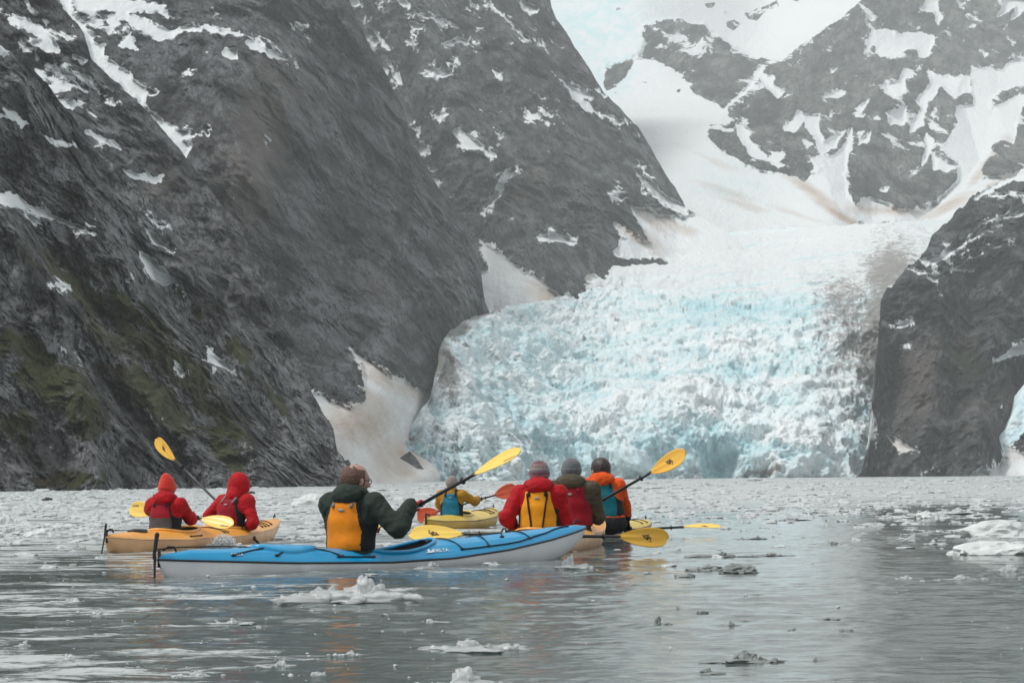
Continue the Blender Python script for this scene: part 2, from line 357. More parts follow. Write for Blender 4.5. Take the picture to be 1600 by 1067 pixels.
# ------------------------------------------------------------------ B: broad mountain side behind
B_top = [(-400,-600),(300, -420), (470, -150), (545, 0), (560, 35), (574, 64), (600, 112), (627, 165), (645, 221), (672, 270), (694, 307), (728, 352), (743, 385), (752, 430), (757, 468), (770, 500), (800, 640)]
B_snow = C([[(225,-60),(300,-60),(300,60),(350,105),(385,170),(430,200),(432,228),(470,260),(520,300),(545,302),(560,330),(600,370),(605,430),(625,465),(690,510),(740,545),(785,540),(760,590),(790,610),(770,655),(700,570),(620,480),(560,400),(480,340),(420,290),(380,240),(370,180),(340,130),(280,60)],
    [(300,-60),(560,-60),(540,0),(600,20),(680,15),(690,60),(640,50),(560,45),(520,60),(600,80),(650,100),(690,130),(750,125),(700,160),(660,165),(600,140),(560,110),(520,90),(450,70),(500,50),(450,40),(380,50),(300,20)],
    [(460,70),(500,100),(470,115),(440,90)], [(360,100),(420,80),(430,100),(380,110)], [(700,150),(760,115),(830,110),(870,112),(945,132),(940,142),(860,122),(760,127)],
    [(1015,178),(1040,165),(1110,202),(1192,243),(1168,245),(1080,208)], [(938,200),(985,210),(990,250),(960,245),(932,225)], [(540,145),(568,205),(500,190)], [(1238,98),(1278,112),(1265,115)],
    [(620,375),(645,390),(630,400)], [(412,180),(435,190),(425,200)], [(858,540),(872,560),(862,556)],[(985,145),(1005,150),(995,153)],[(1228,268),(1245,282),(1236,280)]])
fan = [(50,603),(130,640),(210,680),(270,690),(300,655),(295,630),(285,500),(235,430),(300,480),(400,550),(500,600),(575,640),(600,700),(640,780),(800,960),(800,1040),(250,1040),(250,920),(180,860),(150,760),(110,690)]
B_snow += C([fan], 460, 380)
mB = rock_mat('mountain_rock', 6.5, (0.012,0.014,0.017), (0.165,0.173,0.184), (0.155,0.135,0.118), 0.5, green=(0.05,0.055,0.03), streak=2.2, yk=0.14)
def fan_rock(P, px, py, at):
    r = sdpoly(px, py, C([[(436,895),(480,865),(505,890),(545,945),(510,940),(470,915)]], 460, 380)[0])
    at['snow'] = np.where(r > -8, np.minimum(at['snow'], -r*2.5), at['snow'])
    at['veg'] = np.where(at['snow'] > 0, 0, at['veg'])
mass('mountain', -150, 790, B_top, [(-150, 900), (300, 780), (480, 772), (790, 752)],
     [(-150,500,640),(300,300,590),(300,600,560),(480,607,500),(540,700,470),(600,740,520),(700,748,760),(755,470,950),(670,600,800),(560,560,650),(545,0,1000),(300,-400,1150),(100,-200,1000),(743,385,1000),(645,221,1000),(230,176,675),(289,244,620),(450,300,740),(620,420,860),(86,0,780),(600,640,600),(640,690,690),(690,745,650)],
     mB, 8.5, 17, 2.0, B_snow, rot=0.5, smooth_snow=0.93, fleck=[(190,30,120,60,0.2,0.55),(350,70,150,60,0.4,0.12)],
     tan=[(400,230,60,190,0.25,0.75),(380,300,90,40,-0.7,0.5),(440,120,150,40,0.6,0.45),(300,200,90,60,0.4,0.3),(560,420,140,60,0.8,0.4),(470,60,80,60,0,0.3),(520,230,100,40,1.1,0.3)],
     dirt=[(560,660,70,60,0,0.85),(620,720,70,60,0,0.8),(600,590,60,25,0.5,0.7),(540,700,60,30,0.9,0.6),(660,735,40,20,0.2,0.4),(640,610,40,20,0.4,0.8)],
     ribs=[([(440,0),(400,110),(450,170),(560,350),(620,560)],35,150),([(430,170),(500,330),(540,520)],-26,70),([(300,260),(400,420),(520,620)],-20,60),([(560,60),(640,300),(720,480)],22,60),([(330,60),(360,200),(420,330)],18,60)], seed=4.2, yk=0.14, wob=4, extra=fan_rock)
# ------------------------------------------------------------------ C: rear left mountain with the steep right edge
C_top = [(300,-500),(700,-420),(800, -200), (858, -8), (862, 12), (870, 30), (893, 67), (915, 97), (928, 120), (942, 142), (975, 176), (998, 199), (1016, 232), (1035, 266), (1058, 300), (1072, 325), (1095, 340), (1130, 360), (1160, 380)]
C_snow = C([[(280,95),(340,100),(340,125),(300,120)], [(425,185),(480,155),(530,170),(550,195),(500,175),(450,190)], [(50,100),(80,105),(105,140),(150,180),(120,182),(90,140)], [(125,115),(170,165),(200,205),(180,185)], [(540,200),(580,210),(560,215)],
    [(145,272),(190,295),(180,318)], [(203,260),(220,290),(255,352),(228,330)], [(370,290),(450,285),(455,310),(400,325)], [(465,550),(480,535),(500,545),(540,570),(580,590),(632,648),(580,622),(520,622),(490,582)],
    [(318,600),(358,610),(350,640),(330,650)], [(322,715),(362,720),(330,732)], [(380,745),(402,760),(395,788)], [(360,695),(395,705),(375,712)], [(765,485),(840,478),(830,497),(780,497)], [(860,515),(880,522),(868,524)], [(650,555),(680,545),(665,580)],
    [(578,880),(620,835),(648,790),(662,745),(690,710),(722,705),(685,762),(662,812),(615,862),(600,897)], [(935,350),(1000,385),(1060,392),(1040,410),(1000,405),(1062,468),(1020,455),(980,430),(960,390)], [(1060,375),(1098,398)],
    [(1120,488),(1177,520),(1160,527)], [(1228,708),(1290,755),(1360,815),(1440,862),(1440,900),(1340,845),(1280,795)], [(750,5),(832,35),(790,60),(760,40)], [(610,10),(710,98),(650,50)], [(715,110),(797,172),(768,160)], [(505,0),(540,50),(520,40)],
    [(820,985),(880,973),(940,990),(970,1012),(900,1002),(830,1002)], [(5,-10),(70,5),(85,25),(40,20)], [(20,60),(90,60),(90,75),(30,72)], [(225,0),(260,0),(288,38)], [(270,50),(310,55),(300,70)], [(400,70),(490,115),(430,100)], [(330,62),(370,66),(360,76)],
    [(400,470),(440,470),(410,515)], [(1235,660),(1265,690),(1250,680)], [(1135,820),(1190,815),(1170,830)], [(1270,850),(1330,860),(1300,885)], [(275,170),(300,172),(280,176)], [(470,230),(495,232),(480,240)], [(825,170),(855,197),(840,190)], [(835,400),(855,410),(842,408)], [(645,290),(670,302),(655,300)],
    [(580,1005),(640,1050),(720,1100),(800,1150),(880,1210),(930,1250),(900,1300),(560,1300),(550,1230),(560,1150),(620,1130),(610,1080)],
    [(1155,935),(1240,1000),(1290,1010),(1240,930),(1210,860),(1260,870),(1340,900),(1500,900),(2000,900),(2000,1100),(1150,1070),(1130,1050),(1180,990)]], 533)
mC = rock_mat('rear_mountain_rock', 9.0, (0.013,0.016,0.018), (0.148,0.157,0.163), (0.17,0.16,0.13), 0.4, green=(0.06,0.07,0.045), streak=3.0, yk=0.18)
mass('mountain', 400, 1160, C_top, [(400, 700), (700, 520), (1160, 420)],
     [(400,500,1350),(620,600,1250),(760,478,1090),(800,430,1150),(850,460,1100),(960,400,1240),(1130,370,1320),(1072,325,1400),(858,0,1700),(700,-400,2000),(600,100,1500),(545,0,1550),(743,380,1240),(942,142,1550),(800,220,1380),(500,-200,1750)],
     mC, 12.0, 27, 2.0, C_snow, rot=0.42, fleck=[(600,30,120,60,0.5,0.4),(780,30,130,60,0.6,0.3),(700,230,120,120,0.8,0.22),(1000,330,60,40,0.6,0.4),(900,150,60,60,0.8,0.15)],
     tan=[(830,290,60,120,0,0.4),(900,60,100,60,0,0.3),(960,300,60,50,0,0.3)], veg=[(850,300,180,100,0.6,0.3),(850,150,120,100,0.6,0.25)],
     dirt=[(1040,350,60,16,0.35,0.7),(1000,370,50,16,0.5,0.8),(850,460,40,18,0.6,0.7)],
     ribs=[([(640,0),(700,150),(840,350),(860,420)],50,110),([(560,40),(640,240),(740,380)],-45,70),([(800,60),(880,250),(980,370)],40,80),([(730,60),(790,200),(900,400)],-35,60)], seed=6.6, yk=0.18, wob=4)
# ------------------------------------------------------------------ D: far head of the valley with snowfields and gullies
D_snow = [[(800,-400),(1345,-400),(1345,0),(1290,45),(1240,75),(1225,92),(1170,88),(1130,60),(1100,40),(1050,28),(1000,38),(1005,70),(995,88),(940,100),(943,140),(960,150),(994,97),(1020,95),(1066,120),(1085,150),(1130,172),(1145,188),(1110,195),(1100,215),(1130,240),(1180,265),(1240,278),(1290,310),(1350,345),(1400,345),(1450,330),(1500,300),(1540,290),(1640,290),(1640,560),(700,560),(800,0)]]
D_snow += C([[(1500,255),(1380,248),(1340,290),(1210,288),(1205,330),(1215,430),(1150,450),(1140,480),(1160,510),(1120,560),(1080,620),(1110,650),(1150,680),(1155,740),(1120,790),(1060,840),(1010,880),(1000,900),(1100,900),(1500,900),(1424,700),(1330,740),(1250,740),(1250,700),(1290,590),(1330,580),(1380,600),(1424,400),(1400,400),(1330,440),(1280,460),(1290,410),(1330,380),(1500,330)],
    [(790,130),(860,130),(900,145),(1000,140),(1040,160),(1030,230),(990,230),(980,200),(940,200),(880,240),(830,230),(800,190),(765,215)], [(840,350),(900,340),(930,290),(975,300),(960,320),(930,330),(920,380),(880,405),(850,380)],
    [(1020,290),(1080,320),(1200,320),(1200,380),(1130,400),(1080,360),(1060,390),(1020,430),(1010,470),(1000,520),(950,550),(960,510),(1000,450),(980,420),(1010,380),(1040,340)],
    [(480,465),(510,480),(490,520),(460,550),(430,540),(460,500)], [(510,480),(570,480),(570,540),(590,590),(660,560),(640,610),(580,640),(560,590),(520,530)],
    [(700,535),(710,590),(685,670),(675,740),(690,810),(720,850),(780,820),(850,850),(890,870),(990,885),(990,930),(700,930),(600,850),(500,780),(540,740),(600,690),(560,700),(540,660),(600,650),(650,640),(680,600)],
    [(230,520),(255,530),(280,590),(350,650),(340,665),(280,640),(240,570)], [(360,660),(430,690),(400,697)], [(330,318),(380,318),(370,360),(428,382),(400,402),(340,350)], [(595,402),(640,378),(682,385),(650,405)], [(850,470),(930,450),(925,512),(870,520)],
    [(735,600),(780,550),(770,590)], [(1010,0),(1060,0),(1060,40),(1080,70),(1065,100),(1050,50),(1000,40)], [(1150,0),(1190,0),(1160,30)], [(1350,-20),(1500,0),(1370,80),(1390,30),(1310,70),(1340,30)], [(740,20),(800,70),(790,75)],
    [(1020,560),(1050,600),(1030,640),(1000,695),(1010,640)], [(830,790),(860,780),(850,795)], [(620,285),(645,285),(625,302)], [(610,465),(640,470),(620,485)], [(300,300),(330,290),(310,330)], [(180,450),(290,350),(265,385),(200,440)], [(955,730),(980,700),(965,725)], [(730,455),(780,410),(745,470)],
    [(1040,640),(1150,690),(1100,720),(1050,700)], [(1250,215),(1280,225),(1260,240)], [(505,585),(535,600),(520,615)]], 1066, 0, 2.667)
D_rock = C([[(255,55),(330,30),(400,0),(405,30),(350,50),(310,90),(275,80)], [(175,95),(215,82),(248,100),(215,130),(185,115)], [(430,-5),(500,-5),(480,8)], [(90,15),(140,10),(130,35),(100,35)], [(160,48),(190,50),(180,62)]], 1066, 0, 2.667)
D_rock += C([[(620,150),(660,135),(700,160),(640,165)], [(1240,335),(1290,345),(1250,352)], [(1150,30),(1180,40),(1140,50)], [(1390,380),(1420,365),(1410,390)]], 533)
mD = rock_mat('far_mountain_rock', 20.0, (0.028,0.033,0.037), (0.19,0.20,0.19), (0.15,0.145,0.13), -0.55, green=(0.06,0.07,0.045), streak=2.5, snow_w=1.0, yk=0.10)
def d_extra(P, px, py, at):
    at['icy'] = np.clip(1.3*np.exp(-((px-935)/75)**2-((py-30)/75)**2)+0.9*np.exp(-((px-960)/30)**2-((py-110)/40)**2)+0.5*np.exp(-((px-1130)/70)**2-((py-290)/25)**2), 0, 1)
    for p in D_rock:
        r = sdpoly(px, py, p); at['snow'] = np.where(r > -10, np.minimum(at['snow'], -r*2.0), at['snow'])
mass('mountain', 830, 1900, [(830, -430), (1900, -430)], [(830, 480), (1900, 430)],
     far([(830,480,1500),(1200,430,1420),(1480,400,1420),(1900,430,1500),(1060,360,1480),(1300,345,1500),(1480,335,1540),(1340,320,1620),(1240,278,1720),(1130,240,1800),(1000,240,1830),(950,110,2350),(1000,0,2500),(1200,60,2550),(900,-300,3300),(1345,0,2500),(1400,200,2100),(1460,325,1750),(1500,180,2150),(1600,0,2650),(1600,250,1950),(1750,100,2300),(1400,-350,3300),(1850,-350,3300),(1100,150,2150)]),
     mD, 20.0, 85, 2.2, D_snow, rot=-0.5, smooth_snow=0.86,
     fleck=[(1090,60,60,50,0.2,0.65),(1400,60,120,60,0.2,0.5),(1440,200,110,90,0.5,0.6),(1560,40,90,60,0,0.45),(1180,130,90,50,0.4,0.4),(1130,220,90,40,0.4,0.5),(1270,200,90,60,0.4,0.35),(1500,250,50,50,0.5,0.8)],
     dirt=[(1270,300,60,10,0.6,0.85),(1310,335,60,7,0.55,1.0),(1355,328,40,9,0.1,0.7),(1480,322,60,10,-0.5,0.75),(1540,260,60,8,-0.9,0.8),(1140,300,60,10,0.3,0.7),(1160,320,60,8,0.3,0.6),(1230,330,60,6,0.3,0.5),(1405,330,40,8,0.1,0.7),(1560,290,40,12,-0.6,0.8),(1120,255,60,8,0.45,0.5)],
     ribs=[([(1345,0),(1220,100),(1130,180)],70,90),([(1400,150),(1370,250),(1400,330)],90,80),([(1500,130),(1470,250),(1420,330)],80,60),([(1230,120),(1260,240),(1300,290)],80,80),([(1500,140),(1530,250),(1480,320)],-60,50),([(1310,180),(1330,290)],-60,35)], seed=9.1, yk=0.10, wob=3, extra=d_extra)
# ------------------------------------------------------------------ E: dark cliff on the right
E_top = [(1334, 748), (1346, 738), (1356, 690), (1360, 650), (1368, 560), (1376, 500), (1372, 480), (1385, 455), (1420, 418), (1437, 410), (1440, 398), (1460, 370), (1480, 345), (1500, 325), (1520, 310), (1560, 285), (1600, 265), (1700, 190), (1800, 90), (1950, -60)]
E_snow = C([[(860,35),(837,40),(760,70),(700,105),(680,125),(740,92),(800,65),(860,70)], [(500,325),(560,310),(600,280),(635,268),(600,300),(560,330),(520,347)], [(670,250),(730,212),(762,205),(700,235)], [(760,190),(820,168),(840,168),(800,185)], [(605,357),(680,343),(730,325),(660,358)], [(718,262),(772,272),(740,283)],
    [(470,353),(510,365),(490,370)], [(528,380),(557,385),(540,394)], [(420,543),(465,530),(440,545)], [(750,655),(800,620),(900,580),(900,610),(790,642)], [(385,893),(440,925),(490,950),(430,950)], [(665,1030),(700,1003),(720,1030)], [(725,1035),(790,955),(900,960),(900,1035)], [(730,115),(790,108),(760,118)], [(430,605),(460,608),(440,613)], [(800,110),(850,110),(837,120)],[(650,310),(690,305),(670,318)],[(330,800),(355,860),(340,900),(320,870)],[(290,830),(320,860),(330,930),(300,900)]], 1200, 250, 2.0925)
E_ice = C([[(1000,640),(837,740),(800,810),(790,870),(750,920),(750,985),(790,962),(1000,950)]], 1200, 250, 2.0925)[0]
mE = rock_mat('right_cliff_rock', 6.0, (0.011,0.013,0.016), (0.130,0.134,0.142), (0.145,0.12,0.105), -0.5, green=(0.035,0.045,0.022), streak=2.6, yk=0.3)
mass('cliff', 1334, 1950, E_top, [(1352, 752), (1950, 745)],
     [(1352,745,800),(1370,500,900),(1440,400,980),(1600,265,1080),(1950,-60,1180),(1450,740,790),(1600,740,770),(1950,740,700),(1500,560,880),(1650,450,940),(1800,200,1060),(1420,640,840),(1900,500,840)],
     mE, 8.0, 17, 2.0, E_snow, rot=-0.5, fleck=[(1560,330,70,40,-0.4,0.35),(1500,350,60,40,-0.5,0.3),(1430,700,40,50,0,0.35),(1520,680,60,50,0,0.2),(1345,680,16,50,0,0.6)],
     tan=[(1440,600,40,90,0.1,0.75),(1540,640,60,50,-0.5,0.45),(1400,660,30,60,0,0.5),(1450,440,60,30,0,0.25)], veg=[(1510,560,40,60,-0.4,0.7),(1500,500,60,30,-0.5,0.35)],
     dirt=[(1420,700,60,40,0,0.5),(1590,720,60,30,0,0.3)],
     ribs=[([(1440,410),(1470,500),(1450,640),(1430,740)],22,60),([(1600,400),(1540,560),(1500,740)],24,60),([(1400,560),(1390,740)],-18,30),([(1530,430),(1500,600),(1475,740)],-18,40),([(1600,560),(1560,740)],-16,30),([(1500,330),(1600,420)],14,40)], seed=11.3, yk=0.3, wob=3, topwob=8)
# ------------------------------------------------------------------ glacier
def ice_mat(name, unit, sub=True):
    m, nt, b = new_mat(name); L = nt.links.new; s = 1/unit
    v = coords(nt, (s, s*0.4, s)); vh = coords(nt, (s*0.5, s*0.4, s*1.6))
    n1 = noise(nt, v, 1.0, 9, 0.68, 0.5); n2 = noise(nt, vh, 0.25, 6, 0.6, 0.4); n3 = noise(nt, v, 4.0, 6, 0.75)
    cr = attr(nt, 'crev')
    f = mathn(nt, 'ADD', mathn(nt, 'MULTIPLY', cr, 0.7), mathn(nt, 'MULTIPLY', mathn(nt, 'SUBTRACT', n1, 0.5), 0.9))
    ice = mixc(nt, ramp(nt, n2, [(0.36, 0), (0.60, 1)]), (0.71, 0.83, 0.855), (0.84, 0.88, 0.885))
    c = mixc(nt, ramp(nt, f, [(0.15, 0), (1.1, 1)]), ice, (0.36, 0.66, 0.73))
    c = mixc(nt, ramp(nt, attr(nt, 'white'), [(0.15, 0), (0.8, 1)]), c, (0.73, 0.765, 0.77))
    dd = mathn(nt, 'ADD', attr(nt, 'debris'), mathn(nt, 'MULTIPLY', mathn(nt, 'SUBTRACT', mathn(nt, 'ADD', mathn(nt, 'MULTIPLY', n1, 0.6), mathn(nt, 'MULTIPLY', n3, 0.4)), 0.5), 3.6))
    n8 = noise(nt, coords(nt, (s*0.8, s*0.8, s*0.5)), 0.5, 8, 0.65, 0.3); ck = ramp(nt, mathn(nt, 'ABSOLUTE', mathn(nt, 'SUBTRACT', n8, 0.5)), [(0.0, 1), (0.012, 0)])
    c = mixc(nt, mathn(nt, 'MULTIPLY', ck, mathn(nt, 'MULTIPLY_ADD', attr(nt, 'white'), -0.3, 0.38)), c, (0.16, 0.30, 0.34))
    c = mixc(nt, mathn(nt, 'MULTIPLY', ramp(nt, dd, [(0.30, 0), (0.75, 1)]), 0.88), c, mixc(nt, n3, (0.05, 0.048, 0.045), (0.30, 0.27, 0.24)))
    gr = ramp(nt, noise(nt, v, 0.6, 8, 0.7, 0.5), [(0.60, 0), (0.76, 0.3)])
    c = mixc(nt, mathn(nt, 'MULTIPLY', gr, mathn(nt, 'SUBTRACT', 1.0, attr(nt, 'white'), clamp=True)), c, (0.42, 0.46, 0.45))
    L(c, b.inputs['Base Color']); b.inputs['Roughness'].default_value = 0.6
    bp = N(nt, 'Bump', _Distance=unit*0.35, _Strength=0.9)
    L(mathn(nt, 'ADD', n1, mathn(nt, 'MULTIPLY', n3, 0.3)), bp.inputs['Height']); L(bp.outputs[0], b.inputs['Normal'])
    return m
def glacier():
    step = 1.8; x0, x1 = 622, 1560; nc = int((x1-x0)/step)+1; pxs = np.linspace(x0, x1, nc)
    top = [(622,702),(630,688),(640,668),(658,640),(672,622),(678,585),(690,535),(705,512),(730,500),(760,492),(790,480),(850,472),(875,462),(905,440),(950,405),(1000,392),(1060,380),(1120,366),(1200,357),(1340,350),(1480,342),(1560,345)]
    tp = np.interp(pxs, *zip(*top)) + 3*fbm(np.stack([pxs/14, 0*pxs, 0*pxs+5], -1), 4)
    bt = np.interp(pxs, [622, 640, 660, 690, 704, 712, 1560], [706, 712, 726, 744, 756, 785, 774]) + 2.5*fbm(np.stack([pxs/9, 0*pxs, 0*pxs+9], -1), 3)
    nr = int((bt-tp).max()/step)+1; v = np.linspace(0, 1, nr)[:, None]
    px = np.broadcast_to(pxs, (nr, nc)).copy(); py = bt+(tp-bt)*v
    D = tps([(622,700,650),(700,752,640),(640,690,680),(900,750,800),(1100,748,840),(1370,746,840),(1560,745,860),(640,668,700),(660,640,720),(690,530,820),(760,488,930),(870,462,1060),(950,410,1200),(1060,378,1330),(1200,356,1400),(1480,342,1330),(1560,345,1300),
             (850,650,830),(1000,600,905),(1200,600,915),(1340,620,905),(900,520,1000),(1100,480,1040),(1300,460,1040),(1420,430,1060),(1380,520,990),(1000,700,822),(1250,700,850),(1150,420,1190),(1350,390,1190),(770,580,830)])(px, py)
    # the icefall steps down in benches
    bph = (py+0.06*px+26*fbm(np.stack([px/240, py/120, 0*px], -1), 3))/15.0; bench = 9*np.sin(bph)
    up = np.clip((620-py)/160, 0, 1); flat = np.clip((470-py+0.02*(px-900))/60, 0, 1)
    D = D - bench*(0.35+0.5*up)*np.clip((py-tp)/25, 0, 1)
    P = PW(px, py, D)
    du = np.gradient(P, axis=1); dv = np.gradient(P, axis=0); Nn = np.cross(du, dv); Nn /= np.linalg.norm(Nn, axis=-1, keepdims=True)+1e-9
    Nn = np.where(Nn[..., 1:2] < 0, Nn, -Nn)
    Q = P/np.array([1.0, 2.2, 0.85])
    wv = 3.0*fbm(P/18, 3)[..., None]
    f1, f2, cid = worley((Q+wv)/11.0); g1, g2, cid2 = worley((Q+wv*0.8)/4.6+7.7); k1, k2, cid3 = worley((Q+wv*0.5)/2.0+3.1)
    rough = (1-0.62*flat)*np.clip((py-tp)/14+0.25, 0, 1)
    e1 = np.clip((f2-f1)*4, 0, 1); e2 = np.clip((g2-g1)*4, 0, 1); e3 = np.clip((k2-k1)*4, 0, 1)
    big = fbm(P/60, 3)
    h = 2.4*(cid-0.4)*e1 + 1.5*(cid2-0.4)*e2 + 1.0*(cid3-0.5)*e3 + 1.0*(0.6-f1) + 0.6*(0.5-g1) + 3.4*fbm(P*np.array([1, 0.45, 0.8])/19+wv*0.05, 7, 0.60, ridged=True) + 7*big - 2.5
    b1, b2, cb = worley((P+wv*2)/np.array([26., 60, 34])+3.3); h = h + 10.0*(cb-0.45)*np.clip((b2-b1)*3, 0, 1)*np.clip((py-560)/120, 0.15, 1)
    face = np.clip((py-640)/80, 0, 1); h = h + face*(7*fbm(P*np.array([1, 1, 0.45])/26+2, 5, 0.55, ridged=True)-3)
    ray = P-np.array([0, 0, H]); ray /= np.linalg.norm(ray, axis=-1, keepdims=True)
    P = P + (0.45*Nn-0.9*ray)*(h*rough)[..., None]
    # back rows slip under the snow behind
    crev = np.clip(0.30*(1-e1)+0.22*(1-e2)+0.12*(1-e3)+0.30*(0.5-cid)+0.22*(0.5-cid2)+0.12-0.35*big+0.45*fbm(P/22+5, 5, 0.6), 0, 1)*(1-0.7*flat)
    def B(cx, cy, rx, ry, a=0.0): 
        ca, sa = math.cos(a), math.sin(a); ux = (px-cx)*ca+(py-cy)*sa; uy = -(px-cx)*sa+(py-cy)*ca; return np.exp(-((ux/rx)**2+(uy/ry)**2))
    crev = np.clip(crev + 0.16*np.clip(np.cos(bph)*1.5-0.3, 0, 1)*np.clip((py-tp)/40, 0, 1) + 0.55*B(1080,700,120,30,0.1)+0.35*B(860,700,60,40)+0.5*B(1350,640,30,30)+0.35*B(1180,480,140,40)+0.3*B(850,560,80,50)+0.45*B(960,725,120,20)+0.3*B(1250,420,140,30), 0, 1.2)
    bandn = fbm(np.stack([px/160, (py+0.10*px)/9, 0*px+2], -1), 4, 0.6)
    white = np.clip(flat*(0.95+0.9*bandn)+0.30*up*(bandn > 0.10), 0, 1)
    ln = fbm(np.stack([px/150, (py+0.13*px)/3.2, 0*px+8], -1), 4, 0.6); fl2 = np.clip((540-py)/110, 0, 1); lines = np.clip((ln-0.25)*2.2, 0, 1)*fl2; crev = np.clip(crev+0.8*lines, 0, 1.2); white = np.clip(white*(1-0.8*lines)+0.15*fl2, 0, 1)
    debris = np.maximum.reduce([1.0*B(1390,430,48,60,0.3), 1.3*B(1378,530,46,100,0.15), 0.75*B(1320,480,60,60,0.6), 0.62*B(1330,560,60,70), 1.5*B(688,565,17,60,-0.25), 1.6*B(706,516,26,14), 1.3*B(748,492,36,10,-0.3), 1.0*B(662,620,14,16), 1.4*B(895,438,60,18,-0.45), 0.45*B(1420,380,60,16,0),
              0.42*B(1280,700,80,26), 0.5*B(1340,640,30,80), 0.6*B(770,492,30,8), 0.9*B(1400,590,20,50), 0.12*B(1150,650,160,60), 1.2*B(1372,690,22,70), 0.7*B(640,690,8,20), 0.25*B(1180,600,90,20), 0.25*B(1050,600,70,20), 0.9*B(1190,746,60,5)])
    # back row
    back = P[-1:]+np.array([0, 60.0, -40.0]); P = np.concatenate([P[:1]*np.array([1, 1, 0])+np.array([0, 0, -60.0]), P, back]); 
    ext = lambda a: np.concatenate([a[:1], a, a[-1:]])
    o = mesh_np('glacier', P.reshape(-1, 3), grid_faces(nr+2, nc), ice_mat('glacier_ice', 4.5), attrs={'crev': ext(crev), 'white': ext(white), 'debris': ext(debris)})
    tag(o, kind='structure'); return o
glacier()
# hanging glacier tongue that ends in the water at the right
def side_ice():
    step = 1.8; pxs = np.arange(1555, 1760, step); nc = len(pxs)
    tp = np.interp(pxs, [1555,1562,1575,1590,1600,1680,1760], [700,680,665,630,600,520,470])+2*fbm(np.stack([pxs/9, 0*pxs, 0*pxs], -1), 3); bt = np.interp(pxs, [1555,1575,1600,1760], [722,714,706,700])
    nr = 130; v = np.linspace(0, 1, nr)[:, None]; px = np.broadcast_to(pxs, (nr, nc)).copy(); py = bt+(tp-bt)*v
    D = 800-30*0+ (715-py)*0.35 - (px-1555)*0.15; P = PW(px, py, D)
    f1, f2, c = worley(P/5.0); k1, k2, c2 = worley(P/2.2+4)
    h = 2.4*(c-0.4)*np.clip((f2-f1)*2.5, 0, 1)+1.0*(c2-0.5); P[..., 1] -= h*np.clip((1-v)*6, 0, 1)*np.clip(v*8, 0, 1)
    P = np.concatenate([P, P[-1:]+np.array([0, 40., -10.])])
    z = np.zeros((nr+1, nc)); cr = np.clip(0.4+0.4*(1-np.clip((f2-f1)*2.5, 0, 1)), 0, 1); cr = np.concatenate([cr, cr[-1:]])
    tag(mesh_np('glacier_tongue', P.reshape(-1, 3), grid_faces(nr+1, nc), ice_mat('tongue_ice', 2.6), attrs={'crev': cr, 'white': z, 'debris': z+0.1}), kind='structure')
side_ice()
